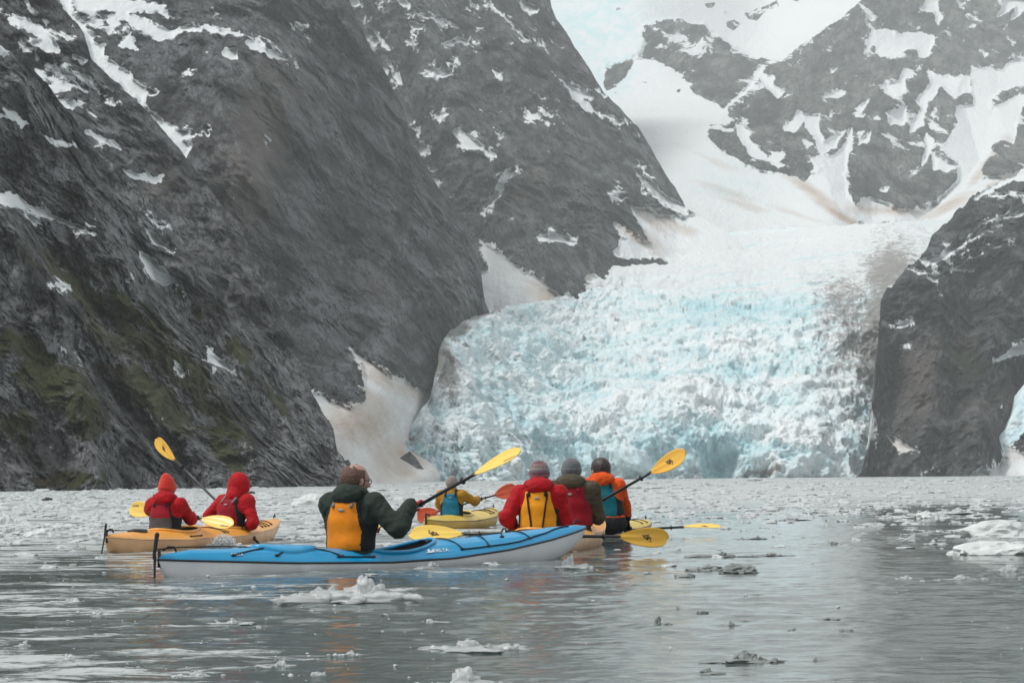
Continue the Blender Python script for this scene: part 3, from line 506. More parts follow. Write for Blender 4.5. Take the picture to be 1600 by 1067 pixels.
# ------------------------------------------------------------------ water
def water():
    m, nt, b = new_mat('sea_water'); L = nt.links.new
    b.inputs['Base Color'].default_value = (0.030, 0.038, 0.036, 1); b.inputs['Roughness'].default_value = 0.06; b.inputs['IOR'].default_value = 1.333
    b.inputs['Specular IOR Level'].default_value = 0.5
    v1 = coords(nt, (1.0, 2.2, 1)); n1 = noise(nt, v1, 7.0, 6, 0.62, 0.3)
    v2 = coords(nt, (0.12, 0.5, 1)); n2 = noise(nt, v2, 1.0, 6, 0.6, 0.6)
    # slush of ground-up ice floating in bands
    v3 = coords(nt, (0.9, 2.4, 1)); n3 = noise(nt, v3, 1.0, 9, 0.75, 0.8); n9 = noise(nt, coords(nt, (1, 1.6, 1)), 9.0, 4, 0.8)
    g = attr(nt, 'slush')
    sl = ramp(nt, mathn(nt, 'ADD', mathn(nt, 'ADD', mathn(nt, 'ADD', mathn(nt, 'MULTIPLY', n3, 0.55), mathn(nt, 'MULTIPLY', n9, 0.2)), mathn(nt, 'MULTIPLY', n2, 0.25)), mathn(nt, 'MULTIPLY', g, 0.30)), [(0.60, 0), (0.66, 1)])
    ssl = mathn(nt, 'MULTIPLY', sl, 0.8)
    L(mixc(nt, ssl, (0.085, 0.108, 0.102), (0.50, 0.53, 0.53)), b.inputs['Base Color'])
    L(mathn(nt, 'MULTIPLY_ADD', ssl, 0.55, 0.05), b.inputs['Roughness'])
    bp = N(nt, 'Bump', _Strength=0.2, _Distance=0.012); L(n1, bp.inputs['Height']); L(bp.outputs[0], b.inputs['Normal'])
    rows = list(np.linspace(-60, 4.5, 14)); y = 4.6
    while y < 90: rows.append(y); y += max(0.011, y*y/2475*0.55)
    while y < 1500: rows.append(y); y *= 1.03
    rows += [2000, 3500, 6000]
    ys = np.array(rows); t = np.concatenate([[-9, -4, -2, -1, -.6, -.45, -.36], np.linspace(-.30, .30, 1050), [.36, .45, .6, 1, 2, 4, 9]])
    Yg, T = np.meshgrid(ys, t, indexing='ij'); X = T*np.maximum(Yg, 5.5)
    fade = np.clip((Yg-4.5)/2, 0, 1)*np.clip(1-np.abs(T)/.36, 0, 1)**0.3*np.clip((75-Yg)/40, 0, 1)
    def wn(sx, sy, k): return perlin(np.stack([X*sx, Yg*sy, np.full(X.shape, k)], -1))
    gust = np.clip(0.75+0.9*wn(0.10, 0.16, 3.3), 0.35, 1.4)
    Z = 0.010*wn(0.5, 1.0, 0.5) + 0.013*wn(1.4, 2.5, 1.5)*gust + 0.0105*wn(3.6, 6.0, 2.5)*gust + 0.0058*wn(7.5, 11, 5.5)*gust + 0.0022*wn(14, 20, 7.7)
    Z = Z*fade
    slush = np.clip((Yg-16)/60, 0, 1)**0.6*0.62 + (0.16+0.22*np.clip(-T*8, -0.3, 1.0))*np.clip(1-(Yg-9)/60, 0, 1)
    # open water on the right in the middle distance
    slush = slush - 0.55*np.exp(-((T-0.20)/0.07)**2-((Yg-32)/16)**2) - 0.5*np.exp(-((T-0.09)/0.06)**2-((Yg-28)/14)**2) - 0.25*np.exp(-((T+0.02)/0.10)**2-((Yg-9)/4)**2)
    V = np.stack([X, Yg, Z], -1)
    tag(mesh_np('water', V.reshape(-1, 3), grid_faces(len(ys), len(t)), m, attrs={'slush': slush}), kind='structure')
water()
# ------------------------------------------------------------------ loose ice
import bmesh
def ico(sub):
    bm = bmesh.new(); bmesh.ops.create_icosphere(bm, subdivisions=sub, radius=1.0)
    V = np.array([v.co for v in bm.verts]); Fc = np.array([[v.index for v in f.verts] for f in bm.faces]); bm.free(); return V, Fc
def floating_ice_mat(name, col, trans=0.0, rough=0.35, scale=9, dirty=0.0):
    m, nt, b = new_mat(name); v = coords(nt); n = noise(nt, v, scale, 7, 0.7, 0.4); n2 = noise(nt, v, scale*3.5, 5, 0.7)
    c = mixc(nt, ramp(nt, n, [(0.35, 0), (0.65, 1)]), tuple(x*0.72 for x in col), col)
    if dirty: c = mixc(nt, ramp(nt, n2, [(0.5, 0), (0.68, dirty)]), c, (0.13, 0.13, 0.12))
    nt.links.new(c, b.inputs['Base Color']); b.inputs['Roughness'].default_value = rough; b.inputs['IOR'].default_value = 1.31
    b.inputs['Transmission Weight'].default_value = trans
    bp = N(nt, 'Bump', _Strength=0.5, _Distance=0.01); nt.links.new(n2, bp.inputs['Height']); nt.links.new(bp.outputs[0], b.inputs['Normal'])
    return m
M_ice = floating_ice_mat('floating_ice', (0.52, 0.55, 0.55)); M_clear = floating_ice_mat('clear_ice', (0.92, 0.96, 0.96), 0.6, 0.10, 6)
M_grey = floating_ice_mat('grey_ice', (0.30, 0.33, 0.32), 0.15, 0.4, 8, 0.6); M_white = floating_ice_mat('white_ice', (0.64, 0.67, 0.66), 0, 0.5, 6)
def chunk(V, seed, sx, sy, sz, rough=0.35, jag=0.5):
    """a lump of ice: facets from cell noise, flat underside at the water"""
    p = V*np.array([1, 1, 1]); f1, f2, c = worley(p*1.6+seed*3.7)
    r = 1 + rough*(c-0.45)*1.2 + jag*0.5*fbm(p*1.3+seed, 4, 0.6)
    q = p*r[:, None]; q[:, 2] = np.where(q[:, 2] < 0, q[:, 2]*0.5, q[:, 2])
    return q*np.array([sx, sy, sz])
V3, F3 = ico(4); V2, F2 = ico(3); V1, F1 = ico(2)
def floe(name, px, py, wpx, hpx, mat, label, depth=0.8, seed=0, bits=0, base=True, rough=0.4, jag=0.7, group=None, cat='ice floe', hi=True):
    """one floating piece whose waterline lies at photo pixel (px,py); wpx,hpx its width and height in pixels"""
    Y = float(GY(px, py)); c = GP(px, Y); k = Y/F; a, hgt = wpx*k/2, hpx*k
    rs = np.random.RandomState(int(seed*10)+3); vs, fs, n = [], [], 0
    def add(V, Fc):
        nonlocal n
        vs.append(V); fs.append(Fc+n); n += len(V)
    BV, BF = (V3, F3) if hi else (V2, F2)
    add(chunk(BV, seed, a, a*depth, hgt, rough, jag), BF)
    if bits:
        if base: add(chunk(BV, seed+5, a, a*depth*0.9, hgt*0.42, 0.5, 0.9)*np.array([1.0, 1, 1]), BF)
        vs[0] = vs[0]*np.array([0.30, 0.42, 1.0])+np.array([a*rs.uniform(-.35, .4), 0, -hgt*0.05])
        for i in range(bits):
            u = rs.uniform(-0.95, 0.95); w = rs.uniform(-.55, .55); r = a*rs.uniform(0.03, 0.15)
            q = chunk(V1, seed+i*1.3+9, r, r, min(hgt*0.5, r*rs.uniform(0.5, 1.1)), 0.5, 0.8)
            add(q+np.array([a*u, a*depth*w*math.sqrt(max(0.05, 1-u*u)), hgt*0.16*rs.uniform(0, 1.4)]), F1)
    o = mesh_np(name, np.concatenate(vs), np.concatenate(fs), mat, smooth=mat is M_clear)
    o.location = (c[0], c[1], -0.012 if not bits else -0.008); tag(o, label, cat, group); return o
FL = [  # px, py (waterline), width, height, material, label, seed, bits
 (550,940,215,36,M_clear,'big glassy heap of crushed ice just below the blue kayak amidships',1,70),
 (722,1075,160,32,M_clear,'glassy jagged ice lump cut off by the bottom edge of the photo',2,30),
 (742,1015,140,18,M_clear,'low slushy ice patch with one round clear knob at its left end',3,26),
 (897,889,58,20,M_clear,'crumbly clear ice piece right under the bow of the blue kayak',4,14),
 (668,888,46,12,M_clear,'small clear crumb of ice touching the white hull under the lettering',5,8),
 (1156,894,62,13,M_grey,'smooth grey whaleback ice slab with a low crest to the right of the paddles',6,0),
 (1105,890,60,8,M_grey,'flat pale slab of ice joined to the left of the grey whaleback',7,0),
 (1174,1035,110,18,M_grey,'largest dirty flat slab near the bottom, frosted along its top',8,26),
 (1100,1051,62,11,M_grey,'dark narrow slab just left of and below the largest dirty slab',9,9),
 (1028,978,46,14,M_grey,'small dark ice piece shaped like a shark fin with a flat skirt',10,4),
 (1115,869,84,8,M_grey,'long thin grey strip of ice with one knob, right of the yellow blades',11,8),
 (1200,868,60,6,M_grey,'second thin grey strip, continuing to the right of the knobbed one',12,5),
 (1298,968,34,6,M_grey,'little dark arched piece of ice on calm pale water at right',13,0),
 (1314,989,74,9,M_grey,'long flat dirty strip of ice above and right of the largest dirty slab',14,9),
 (1243,987,44,8,M_grey,'speckled dirty strip left of the long flat one',15,7),
 (1140,978,42,8,M_grey,'pair of rough dirty strips right of the fin-shaped piece',16,7),
 (1163,971,16,5,M_grey,'tiny dark hump of ice above the rough dirty strips',17,0),
 (1098,955,20,5,M_grey,'dark hump of ice shaped like a lens on calm water',18,0),
 (1060,952,26,6,M_grey,'ragged crumb of ice left of the lens-shaped hump',19,4),
 (1113,913,12,5,M_grey,'tiny pointed ice crumb under the grey whaleback',20,0),
 (1068,900,34,6,M_grey,'thin dark flake of ice left below the pale slab',21,0),
 (1180,929,26,4,M_grey,'thin grey flake of ice on pale water right of the pointed crumb',22,0),
 (1272,1024,22,5,M_grey,'small grey flake above the right end of the largest dirty slab',23,0),
 (1276,1032,30,7,M_grey,'ragged grey crumb just right of the largest dirty slab',24,4),
 (1555,838,118,26,M_white,'farther of the two pale peaked floes at the right edge',25,0),
 (1550,866,138,26,M_white,'nearer of the two pale peaked floes at the right edge, with a blunt tent-shaped top',26,14),
 (1577,893,24,12,M_clear,'single clear glassy ice block below the two peaked floes',27,0),
 (1448,810,36,13,M_white,'white rounded ice hump in open dark water at right',28,4),
 (1385,809,32,8,M_ice,'low white ice piece left of the rounded hump',29,3),
 (1490,803,86,9,M_ice,'long flat white floe behind the rounded hump',30,6),
 (1462,850,30,8,M_ice,'small low white floe left of the nearer peaked floe',31,4),
 (1420,843,36,8,M_ice,'faint white floe farthest left of those before the peaked floes',32,4),
 (1500,905,90,7,M_clear,'wide flat translucent slab left of the glassy block',33,4),
 (1425,904,56,6,M_clear,'narrow translucent slab left of the wide flat one',34,3),
 (60,838,46,14,M_white,'whitest low floe near the left edge behind the tandem kayak',35,6),
 (20,836,50,12,M_ice,'pale floe cut by the left edge of the photo',36,6),
 (8,820,30,20,M_white,'upright white ice block at the left edge',37,4),
 (205,812,40,9,M_ice,'low ice ridge just behind the left yellow paddle blade',38,5),
 (122,858,20,12,M_clear,'spiky clear ice crumb left of the tandem stern',39,5),
 (490,790,64,20,M_white,'smooth white hump of ice left of the man in green',40,2),
 (35,1010,46,10,M_clear,'clear ice crumb in the dark water at lower left',41,6),
 (110,1030,60,10,M_clear,'bumpy clear ice heap at lower left corner',42,8),
 (310,1056,110,9,M_clear,'long low glassy ridge of ice near the bottom left',43,12),
 (490,1055,76,9,M_clear,'low line of glassy ice bubbles at bottom, left of the jagged lump',44,12),
 (430,1040,60,11,M_clear,'loose cluster of clear crumbs above the glassy bubble line',45,10),
 (540,1022,60,7,M_clear,'flat translucent streak of ice under the big glassy heap',46,8),
 (680,972,50,7,M_ice,'faint pale streak of ice right of and below the big glassy heap',47,6),
 (360,972,60,8,M_clear,'pale mound of slush in the wake left below the blue kayak',48,8),
 (100,940,70,8,M_ice,'low pale mound of slush at left below the tandem kayak',49,8),
 (160,960,50,8,M_ice,'second pale mound of slush, right of the first at left',50,7),
 (1320,800,40,8,M_ice,'pink-tinged low floe in the middle distance right of the paddles',51,4),
 (1240,812,40,7,M_ice,'low broken floe beyond the tip of the flat yellow blade',52,4),
 (1175,842,50,5,M_grey,'dull strip of ice level with the flat yellow blade',53,4),
 (1290,850,56,5,M_grey,'dark specks of ice frozen in a strip in the middle right',54,5)]
for i, (px, py, w_, h_, m_, lab, sd_, bits) in enumerate(FL):
    floe('ice_floe', px, py, w_, h_*(0.85 if m_ is M_white else 1), m_, lab, 0.55 if w_ > 60 else 0.8, sd_, bits if m_ is not M_white else 0, rough=0.15 if m_ is M_white else 0.4, jag=0.55 if m_ is M_white else 0.7)
# the brash: thousands of crumbs nobody could count, one object
def brash():
    rs = np.random.RandomState(5); shapes = [(chunk(V1, s*2.2+1, 1, 1, 1, 0.5, 0.7), F1) for s in range(8)]
    V0, F0 = ico(1); small = [(chunk(V0, s*3.1+2, 1, 1, 1, 0.6, 0.8), F0) for s in range(8)]
    vs, fs, n = [], [], 0
    def put(px, py, wpx, asp, big):
        nonlocal n
        Y = float(GY(px, py)); 
        if Y <= 0 or Y > 700: return
        c = GP(px, Y); k = Y/F; r = wpx*k/2
        S, Fc = (shapes if big else small)[rs.randint(8)]
        a = rs.uniform(0, 6.28); R2 = np.array([[math.cos(a), -math.sin(a), 0], [math.sin(a), math.cos(a), 0], [0, 0, 1]])
        q = (S@R2.T)*np.array([r, r*rs.uniform(.6, 1.0), r*asp*2])
        q = q+c+np.array([0, 0, -r*asp*0.3]); vs.append(q); fs.append(Fc+n); n += len(q)
    def hz(px): return 740.6+(1600-px)*0.009
    # density by region: near full cover far away, thinning towards the viewer
    cnt = 0
    while cnt < 17500:
        px = rs.uniform(-60, 1660); d = 3+rs.gamma(1.5, 26); 
        py = hz(px)+d
        left = px < 640; right = px > 1000
        if d > 150: continue
        clump = perlin(np.array([px/60.0, d/5.0, 3.1]))
        dens = 1.0 if left else 0.8
        if not left: dens *= np.clip((78-d)/36, 0.08, 1)
        if left: dens *= np.clip((120-d)/50, 0.06, 1)
        if px > 1330 and 16 < d < 110: dens = max(dens*0.5, 0.3*(clump > 0))
        if 1000 < px < 1330 and d > 35: dens *= 0.8
        if rs.rand() > dens*np.clip(0.5+clump*2.2, 0.04, 1): continue
        wpx = np.clip(rs.lognormal(0, 0.55)*(3.0+d*0.08), 2, 26); put(px, py, wpx*1.25, rs.uniform(0.05, 0.22), wpx > 9); cnt += 1
    # foreground crumbs
    for _ in range(2000):
        px = rs.uniform(-40, 1640); py = rs.uniform(870, 1075)
        cl = perlin(np.array([px/90.0, py/14.0, 8.1]))
        if rs.rand() > np.clip(0.25+cl*2.0, 0.02, 1)*(1.0 if px < 800 else 0.45): continue
        put(px, py, rs.lognormal(0.7, 0.5)*1.5, rs.uniform(0.12, 0.4), False)
    tag(mesh_np('brash_ice', np.concatenate(vs), np.concatenate(fs), M_ice, smooth=False), 'countless crumbs of pale brash ice floating over the water', 'brash ice', kind='stuff')
brash()
# driftwood far out on the brash
def log(px, py, wpx, hpx, label, seed):
    Y = float(GY(px, py)); c = GP(px, Y); k = Y/F
    q = chunk(V2, seed, wpx*k/2, wpx*k/6, hpx*k, 0.25, 0.5); q[:, 2] += 0.25*q[:, 0]*(1 if seed > 2 else 0)
    o = mesh_np('driftwood', q, F2, simple_mat('wet_wood', (0.035, 0.03, 0.026), 0.6, 0.6, 20), smooth=False); o.location = (c[0], c[1], 0.0); tag(o, label, 'driftwood')
log(75, 782, 16, 5, 'short dark lump of driftwood on the ice near the left edge', 1)
log(388, 773, 20, 5, 'long thin dark driftwood stick right of the red hood', 3)
# ------------------------------------------------------------------ solid modelling from blended shapes
def v3(*a): return np.array(a, float)
class Field:
    """a distance field on a regular grid; shapes are blended in and the skin is taken out as one mesh"""
    def __init__(s, lo, hi, h):
        s.lo = np.array(lo, float); s.h = h; s.n = np.ceil((np.array(hi)-s.lo)/h).astype(int)+1
        s.ax = [s.lo[i]+h*np.arange(s.n[i]) for i in range(3)]; s.d = np.full(s.n, 1.0)
    def sub(s, c0, c1, pad):
        a = [max(0, int((min(c0[i], c1[i])-pad-s.lo[i])/s.h)) for i in range(3)]
        b = [min(s.n[i], int((max(c0[i], c1[i])+pad-s.lo[i])/s.h)+2) for i in range(3)]
        sl = tuple(slice(a[i], max(a[i]+1, b[i])) for i in range(3))
        G = np.meshgrid(*[s.ax[i][sl[i]] for i in range(3)], indexing='ij', copy=False)
        return sl, np.stack(G, -1)
    def blend(s, sl, e, k):
        d = s.d[sl]
        if k > 0:
            h = np.clip(0.5+0.5*(d-e)/k, 0, 1); s.d[sl] = d*(1-h)+e*h - k*h*(1-h)
        else: s.d[sl] = np.minimum(d, e)
    def cone(s, a, b, ra, rb, k=0.02, flat=None):
        """tapered limb; flat=(axis, factor) squashes it across an axis"""
        a, b = np.array(a, float), np.array(b, float); pad = max(ra, rb)+k+0.03
        sl, P = s.sub(a, b, pad); ab = b-a; w = P-a; t = np.clip((w@ab)/(ab@ab+1e-12), 0, 1)
        q = w-t[..., None]*ab
        if flat is not None: ax, fct = flat; ax = np.array(ax, float); ax /= np.linalg.norm(ax); q = q+(q@ax)[..., None]*ax*(1/fct-1)
        s.blend(sl, np.linalg.norm(q, axis=-1)-(ra+(rb-ra)*t), k)
    def chain(s, pts, rs, k=0.015):
        for i in range(len(pts)-1): s.cone(pts[i], pts[i+1], rs[i], rs[i+1], k)
    def ell(s, c, r, k=0.03, rot=None):
        c = np.array(c, float); r = np.array(r, float); m = max(r)+k+0.03; sl, P = s.sub(c, c, m); q = P-c
        if rot is not None: q = q@np.array(rot)
        k0 = np.linalg.norm(q/r, axis=-1); k1 = np.linalg.norm(q/(r*r), axis=-1)+1e-9
        s.blend(sl, k0*(k0-1)/k1, k)
    def cut(s, fn): 
        P = np.stack(np.meshgrid(*s.ax, indexing='ij', copy=False), -1); s.d = np.maximum(s.d, fn(P))
    def wrinkle(s, amp, scale, seed=0, aniso=(1, 1, 1), ridged=True):
        m = np.abs(s.d) < 0.04; P = np.stack(np.meshgrid(*s.ax, indexing='ij', copy=False), -1)[m]
        s.d[m] -= amp*fbm(P*scale*np.array(aniso)+seed, 3, 0.5, ridged=ridged)
    def skin(s, smooth=1):
        d = s.d; nx, ny, nz = d.shape; ins = d < 0
        acc = np.zeros((nx-1, ny-1, nz-1, 3)); cnt = np.zeros((nx-1, ny-1, nz-1))
        corners = [(i, j, k) for i in (0, 1) for j in (0, 1) for k in (0, 1)]
        for a in corners:
            for ax in range(3):
                if a[ax]: continue
                b = list(a); b[ax] = 1
                da = d[a[0]:nx-1+a[0], a[1]:ny-1+a[1], a[2]:nz-1+a[2]]; db = d[b[0]:nx-1+b[0], b[1]:ny-1+b[1], b[2]:nz-1+b[2]]
                m = (da < 0) != (db < 0); t = np.where(m, da/np.where(m, da-db, 1), 0)
                for x in range(3): acc[..., x] += np.where(m, a[x]+(t if x == ax else 0), 0)
                cnt += m
        m = cnt > 0; idx = np.full(m.shape, -1); idx[m] = np.arange(m.sum())
        V = np.argwhere(m)+acc[m]/cnt[m][:, None]; V = V*s.h+s.lo; Fs = []
        for ax in range(3):
            u, w = (ax+1) % 3, (ax+2) % 3
            A = [slice(0, -1) if i == ax else slice(1, -1) for i in range(3)]; Bq = [slice(1, None) if i == ax else slice(1, -1) for i in range(3)]
            ia, ib = ins[tuple(A)], ins[tuple(Bq)]
            e = np.argwhere(ia != ib)
            if len(e) == 0: continue
            sgn = ia[tuple(e.T)]; off = np.ones(3, int); off[ax] = 0; p = e+off
            q = []
            for du, dw in ((0, 0), (-1, 0), (-1, -1), (0, -1)):
                c = p.copy(); c[:, u] += du; c[:, w] += dw; q.append(idx[tuple(c.T)])
            q = np.stack(q, -1); q[~sgn] = q[~sgn][:, ::-1]; Fs.append(q)
        Fs = np.concatenate(Fs); Fs = Fs[(Fs >= 0).all(1)]
        for _ in range(smooth):
            S = np.zeros_like(V); c = np.zeros(len(V))
            for i in range(4):
                for j in ((i+1) % 4, (i+3) % 4): np.add.at(S, Fs[:, i], V[Fs[:, j]]); np.add.at(c, Fs[:, i], 1)
            V = V*0.5+0.5*S/np.maximum(c, 1)[:, None]
        return V, Fs
    def mesh(s, name, mat, parent=None, smooth=1, slot=None):
        V, Fs = s.skin(smooth); sl = None
        if slot is not None: sl = slot(V[Fs].mean(1))
        return mesh_np(name, V, Fs, mat, parent, slots=sl)

def tube(name, pts, r, mat, parent=None, seg=10, closed=False):
    """round rod, cord or rim through points"""
    P = np.array(pts, float); n = len(P); rr = np.broadcast_to(r, (n,))
    T = np.roll(P, -1, 0)-np.roll(P, 1, 0) if closed else np.gradient(P, axis=0); T /= np.linalg.norm(T, axis=1)[:, None]+1e-12
    up = np.array([0, 0, 1.0]) if abs(T[0][2]) < 0.9 else np.array([1.0, 0, 0]); N_ = np.cross(T[0], up); N_ /= np.linalg.norm(N_); V = []
    for i in range(n):
        N_ = N_-T[i]*(N_@T[i]); N_ /= np.linalg.norm(N_)+1e-12; B_ = np.cross(T[i], N_)
        a = np.linspace(0, 2*np.pi, seg, endpoint=False)[:, None]; V.append(P[i]+rr[i]*(np.cos(a)*N_+np.sin(a)*B_))
    V = np.concatenate(V); fs = []
    for i in range(n if closed else n-1):
        j = (i+1) % n
        for k in range(seg): fs.append([i*seg+k, i*seg+(k+1) % seg, j*seg+(k+1) % seg, j*seg+k])
    if not closed:
        V = np.concatenate([V, P[:1], P[-1:]]); a, b = len(V)-2, len(V)-1
        for k in range(seg): fs.append([a, (k+1) % seg, k, k]); fs.append([b, (n-1)*seg+k, (n-1)*seg+(k+1) % seg, (n-1)*seg+(k+1) % seg])
        me = bpy.data.meshes.new(name); me.from_pydata(V.tolist(), [], [list(dict.fromkeys(f)) for f in fs]); me.polygons.foreach_set('use_smooth', [True]*len(me.polygons))
        me.materials.append(mat); o = bpy.data.objects.new(name, me); COL.objects.link(o)
        if parent: o.parent = parent
        return o
    return mesh_np(name, V, fs, mat, parent)
def text_mesh(name, body, size, mat, parent, place, ext=0.002, shear=0.0):
    """lettering laid on a surface: place(u,v,w) maps the flat letters into the thing's space"""
    cu = bpy.data.curves.new(name, 'FONT'); cu.body = body; cu.size = size; cu.extrude = ext; cu.shear = shear; cu.align_x = 'CENTER'; cu.align_y = 'CENTER'; cu.resolution_u = 2
    t = bpy.data.objects.new(name, cu); COL.objects.link(t); dg = bpy.context.evaluated_depsgraph_get()
    me = bpy.data.meshes.new_from_object(t.evaluated_get(dg)); bpy.data.objects.remove(t)
    for vtx in me.vertices: vtx.co = Vector(place(*vtx.co))
    me.materials.clear(); me.materials.append(mat); me.name = name; o = bpy.data.objects.new(name, me); COL.objects.link(o); o.parent = parent; return o

# ------------------------------------------------------------------ materials for boats and clothes
def plastic(name, col, rough=0.28, dirt=0.25, coat=0.2):
    m, nt, b = new_mat(name); v = coords(nt); n = noise(nt, v, 3.0, 8, 0.7, 0.5); sc_ = noise(nt, coords(nt, (1, 14, 14)), 6, 6, 0.8)
    c = mixc(nt, mathn(nt, 'MULTIPLY', ramp(nt, n, [(0.42, 0), (0.68, 1)]), dirt), tuple(col), tuple(x*0.55+0.03 for x in col))
    c = mixc(nt, mathn(nt, 'MULTIPLY', ramp(nt, sc_, [(0.62, 0), (0.70, 1)]), 0.25), c, tuple(min(1, x*0.7+0.2) for x in col))
    nt.links.new(c, b.inputs['Base Color']); nt.links.new(ramp(nt, n, [(0.3, rough), (0.7, min(1, rough+0.25))]), b.inputs['Roughness'])
    b.inputs['Coat Weight'].default_value = coat; b.inputs['Coat Roughness'].default_value = 0.15; return m
def cloth(name, col, rough=0.75, fold=0.5, weave=220, var=0.18, sheen=0.03):
    m, nt, b = new_mat(name); v = coords(nt); n = noise(nt, v, 9, 6, 0.65, 0.6); f = noise(nt, v, 22, 5, 0.6, 1.2); wv = noise(nt, v, weave, 2, 0.5)
    c = mixc(nt, ramp(nt, n, [(0.35, 0), (0.7, 1)]), tuple(x*(1-var*1.6) for x in col), tuple(min(1, x*(1+var*0.5)) for x in col))
    nt.links.new(c, b.inputs['Base Color']); b.inputs['Roughness'].default_value = rough; b.inputs['Sheen Weight'].default_value = sheen; b.inputs['Specular IOR Level'].default_value = 0.22
    bp = N(nt, 'Bump', _Strength=fold, _Distance=0.012); nt.links.new(mathn(nt, 'ADD', f, mathn(nt, 'MULTIPLY', wv, 0.12)), bp.inputs['Height'])
    nt.links.new(bp.outputs[0], b.inputs['Normal']); return m
M_black = simple_mat('black_rubber', (0.012, 0.012, 0.013), 0.5, 0.2, 80); M_cord = simple_mat('black_cord', (0.014, 0.014, 0.016), 0.7)
M_blackcloth = cloth('black_cloth', (0.014, 0.015, 0.018)); M_steel = simple_mat('dull_metal', (0.35, 0.35, 0.34), 0.35, metallic=0.8)
M_skin = simple_mat('skin', (0.40, 0.235, 0.185), 0.5, 0.3, 120, 0.10); M_dark = simple_mat('cockpit_interior', (0.02, 0.02, 0.022), 0.8)
M_white = simple_mat('white_print', (0.75, 0.78, 0.78), 0.5); M_blade = plastic('yellow_blade', (0.78, 0.43, 0.045), 0.35, 0.18, 0.1); M_blade2 = plastic('pale_yellow_blade', (0.82, 0.55, 0.10), 0.35, 0.15, 0.1)
M_red_blade = plastic('red_orange_blade', (0.62, 0.075, 0.02), 0.4, 0.5, 0.1); M_shaft = simple_mat('carbon_shaft', (0.018, 0.019, 0.022), 0.35, 0, 60); M_print = simple_mat('dark_print', (0.09, 0.055, 0.03), 0.6)
M_redprint = simple_mat('red_print', (0.35, 0.05, 0.03), 0.6); M_grey = M_grey

# ------------------------------------------------------------------ kayak
class Hull:
    """closed-form boat shape, x forward, z = 0 at the waterline"""
    def __init__(s, L, W, zs, crown, keel=-0.10, rake=(0.10, 0.24), full=0.62):
        s.L, s.W, s.zs_, s.cr_, s.keel, s.rake, s.full = L, W, zs, crown, keel, rake, full
    def t(s, x): return np.clip(x/s.L+0.5, 0, 1)
    def b(s, x): 
        t = s.t(x); return s.W/2*np.clip(np.sin(np.pi*np.clip(t, 0, 1)**1.0), 0, 1)**s.full*0.985+0.006
    def zs(s, x): return np.interp(s.t(x), *zip(*s.zs_))
    def cr(s, x): return np.interp(s.t(x), *zip(*s.cr_))
    def zk(s, x):
        t = s.t(x); a, c = s.rake; z = s.zs(x)-0.015
        f = np.clip(np.minimum(t/a, (1-t)/c), 0, 1); return s.keel*np.sin(f*np.pi/2)**0.75+(1-np.sin(f*np.pi/2)**0.75)*z
    def deck(s, x, y):
        b = s.b(x); u = np.clip(np.abs(y)/b, 0, 1); return s.zs(x)+s.cr(x)*(1-u**2.2)**0.85
    def pt(s, x, y, off=0.0): return np.array([x, y, float(s.deck(x, y))+off])
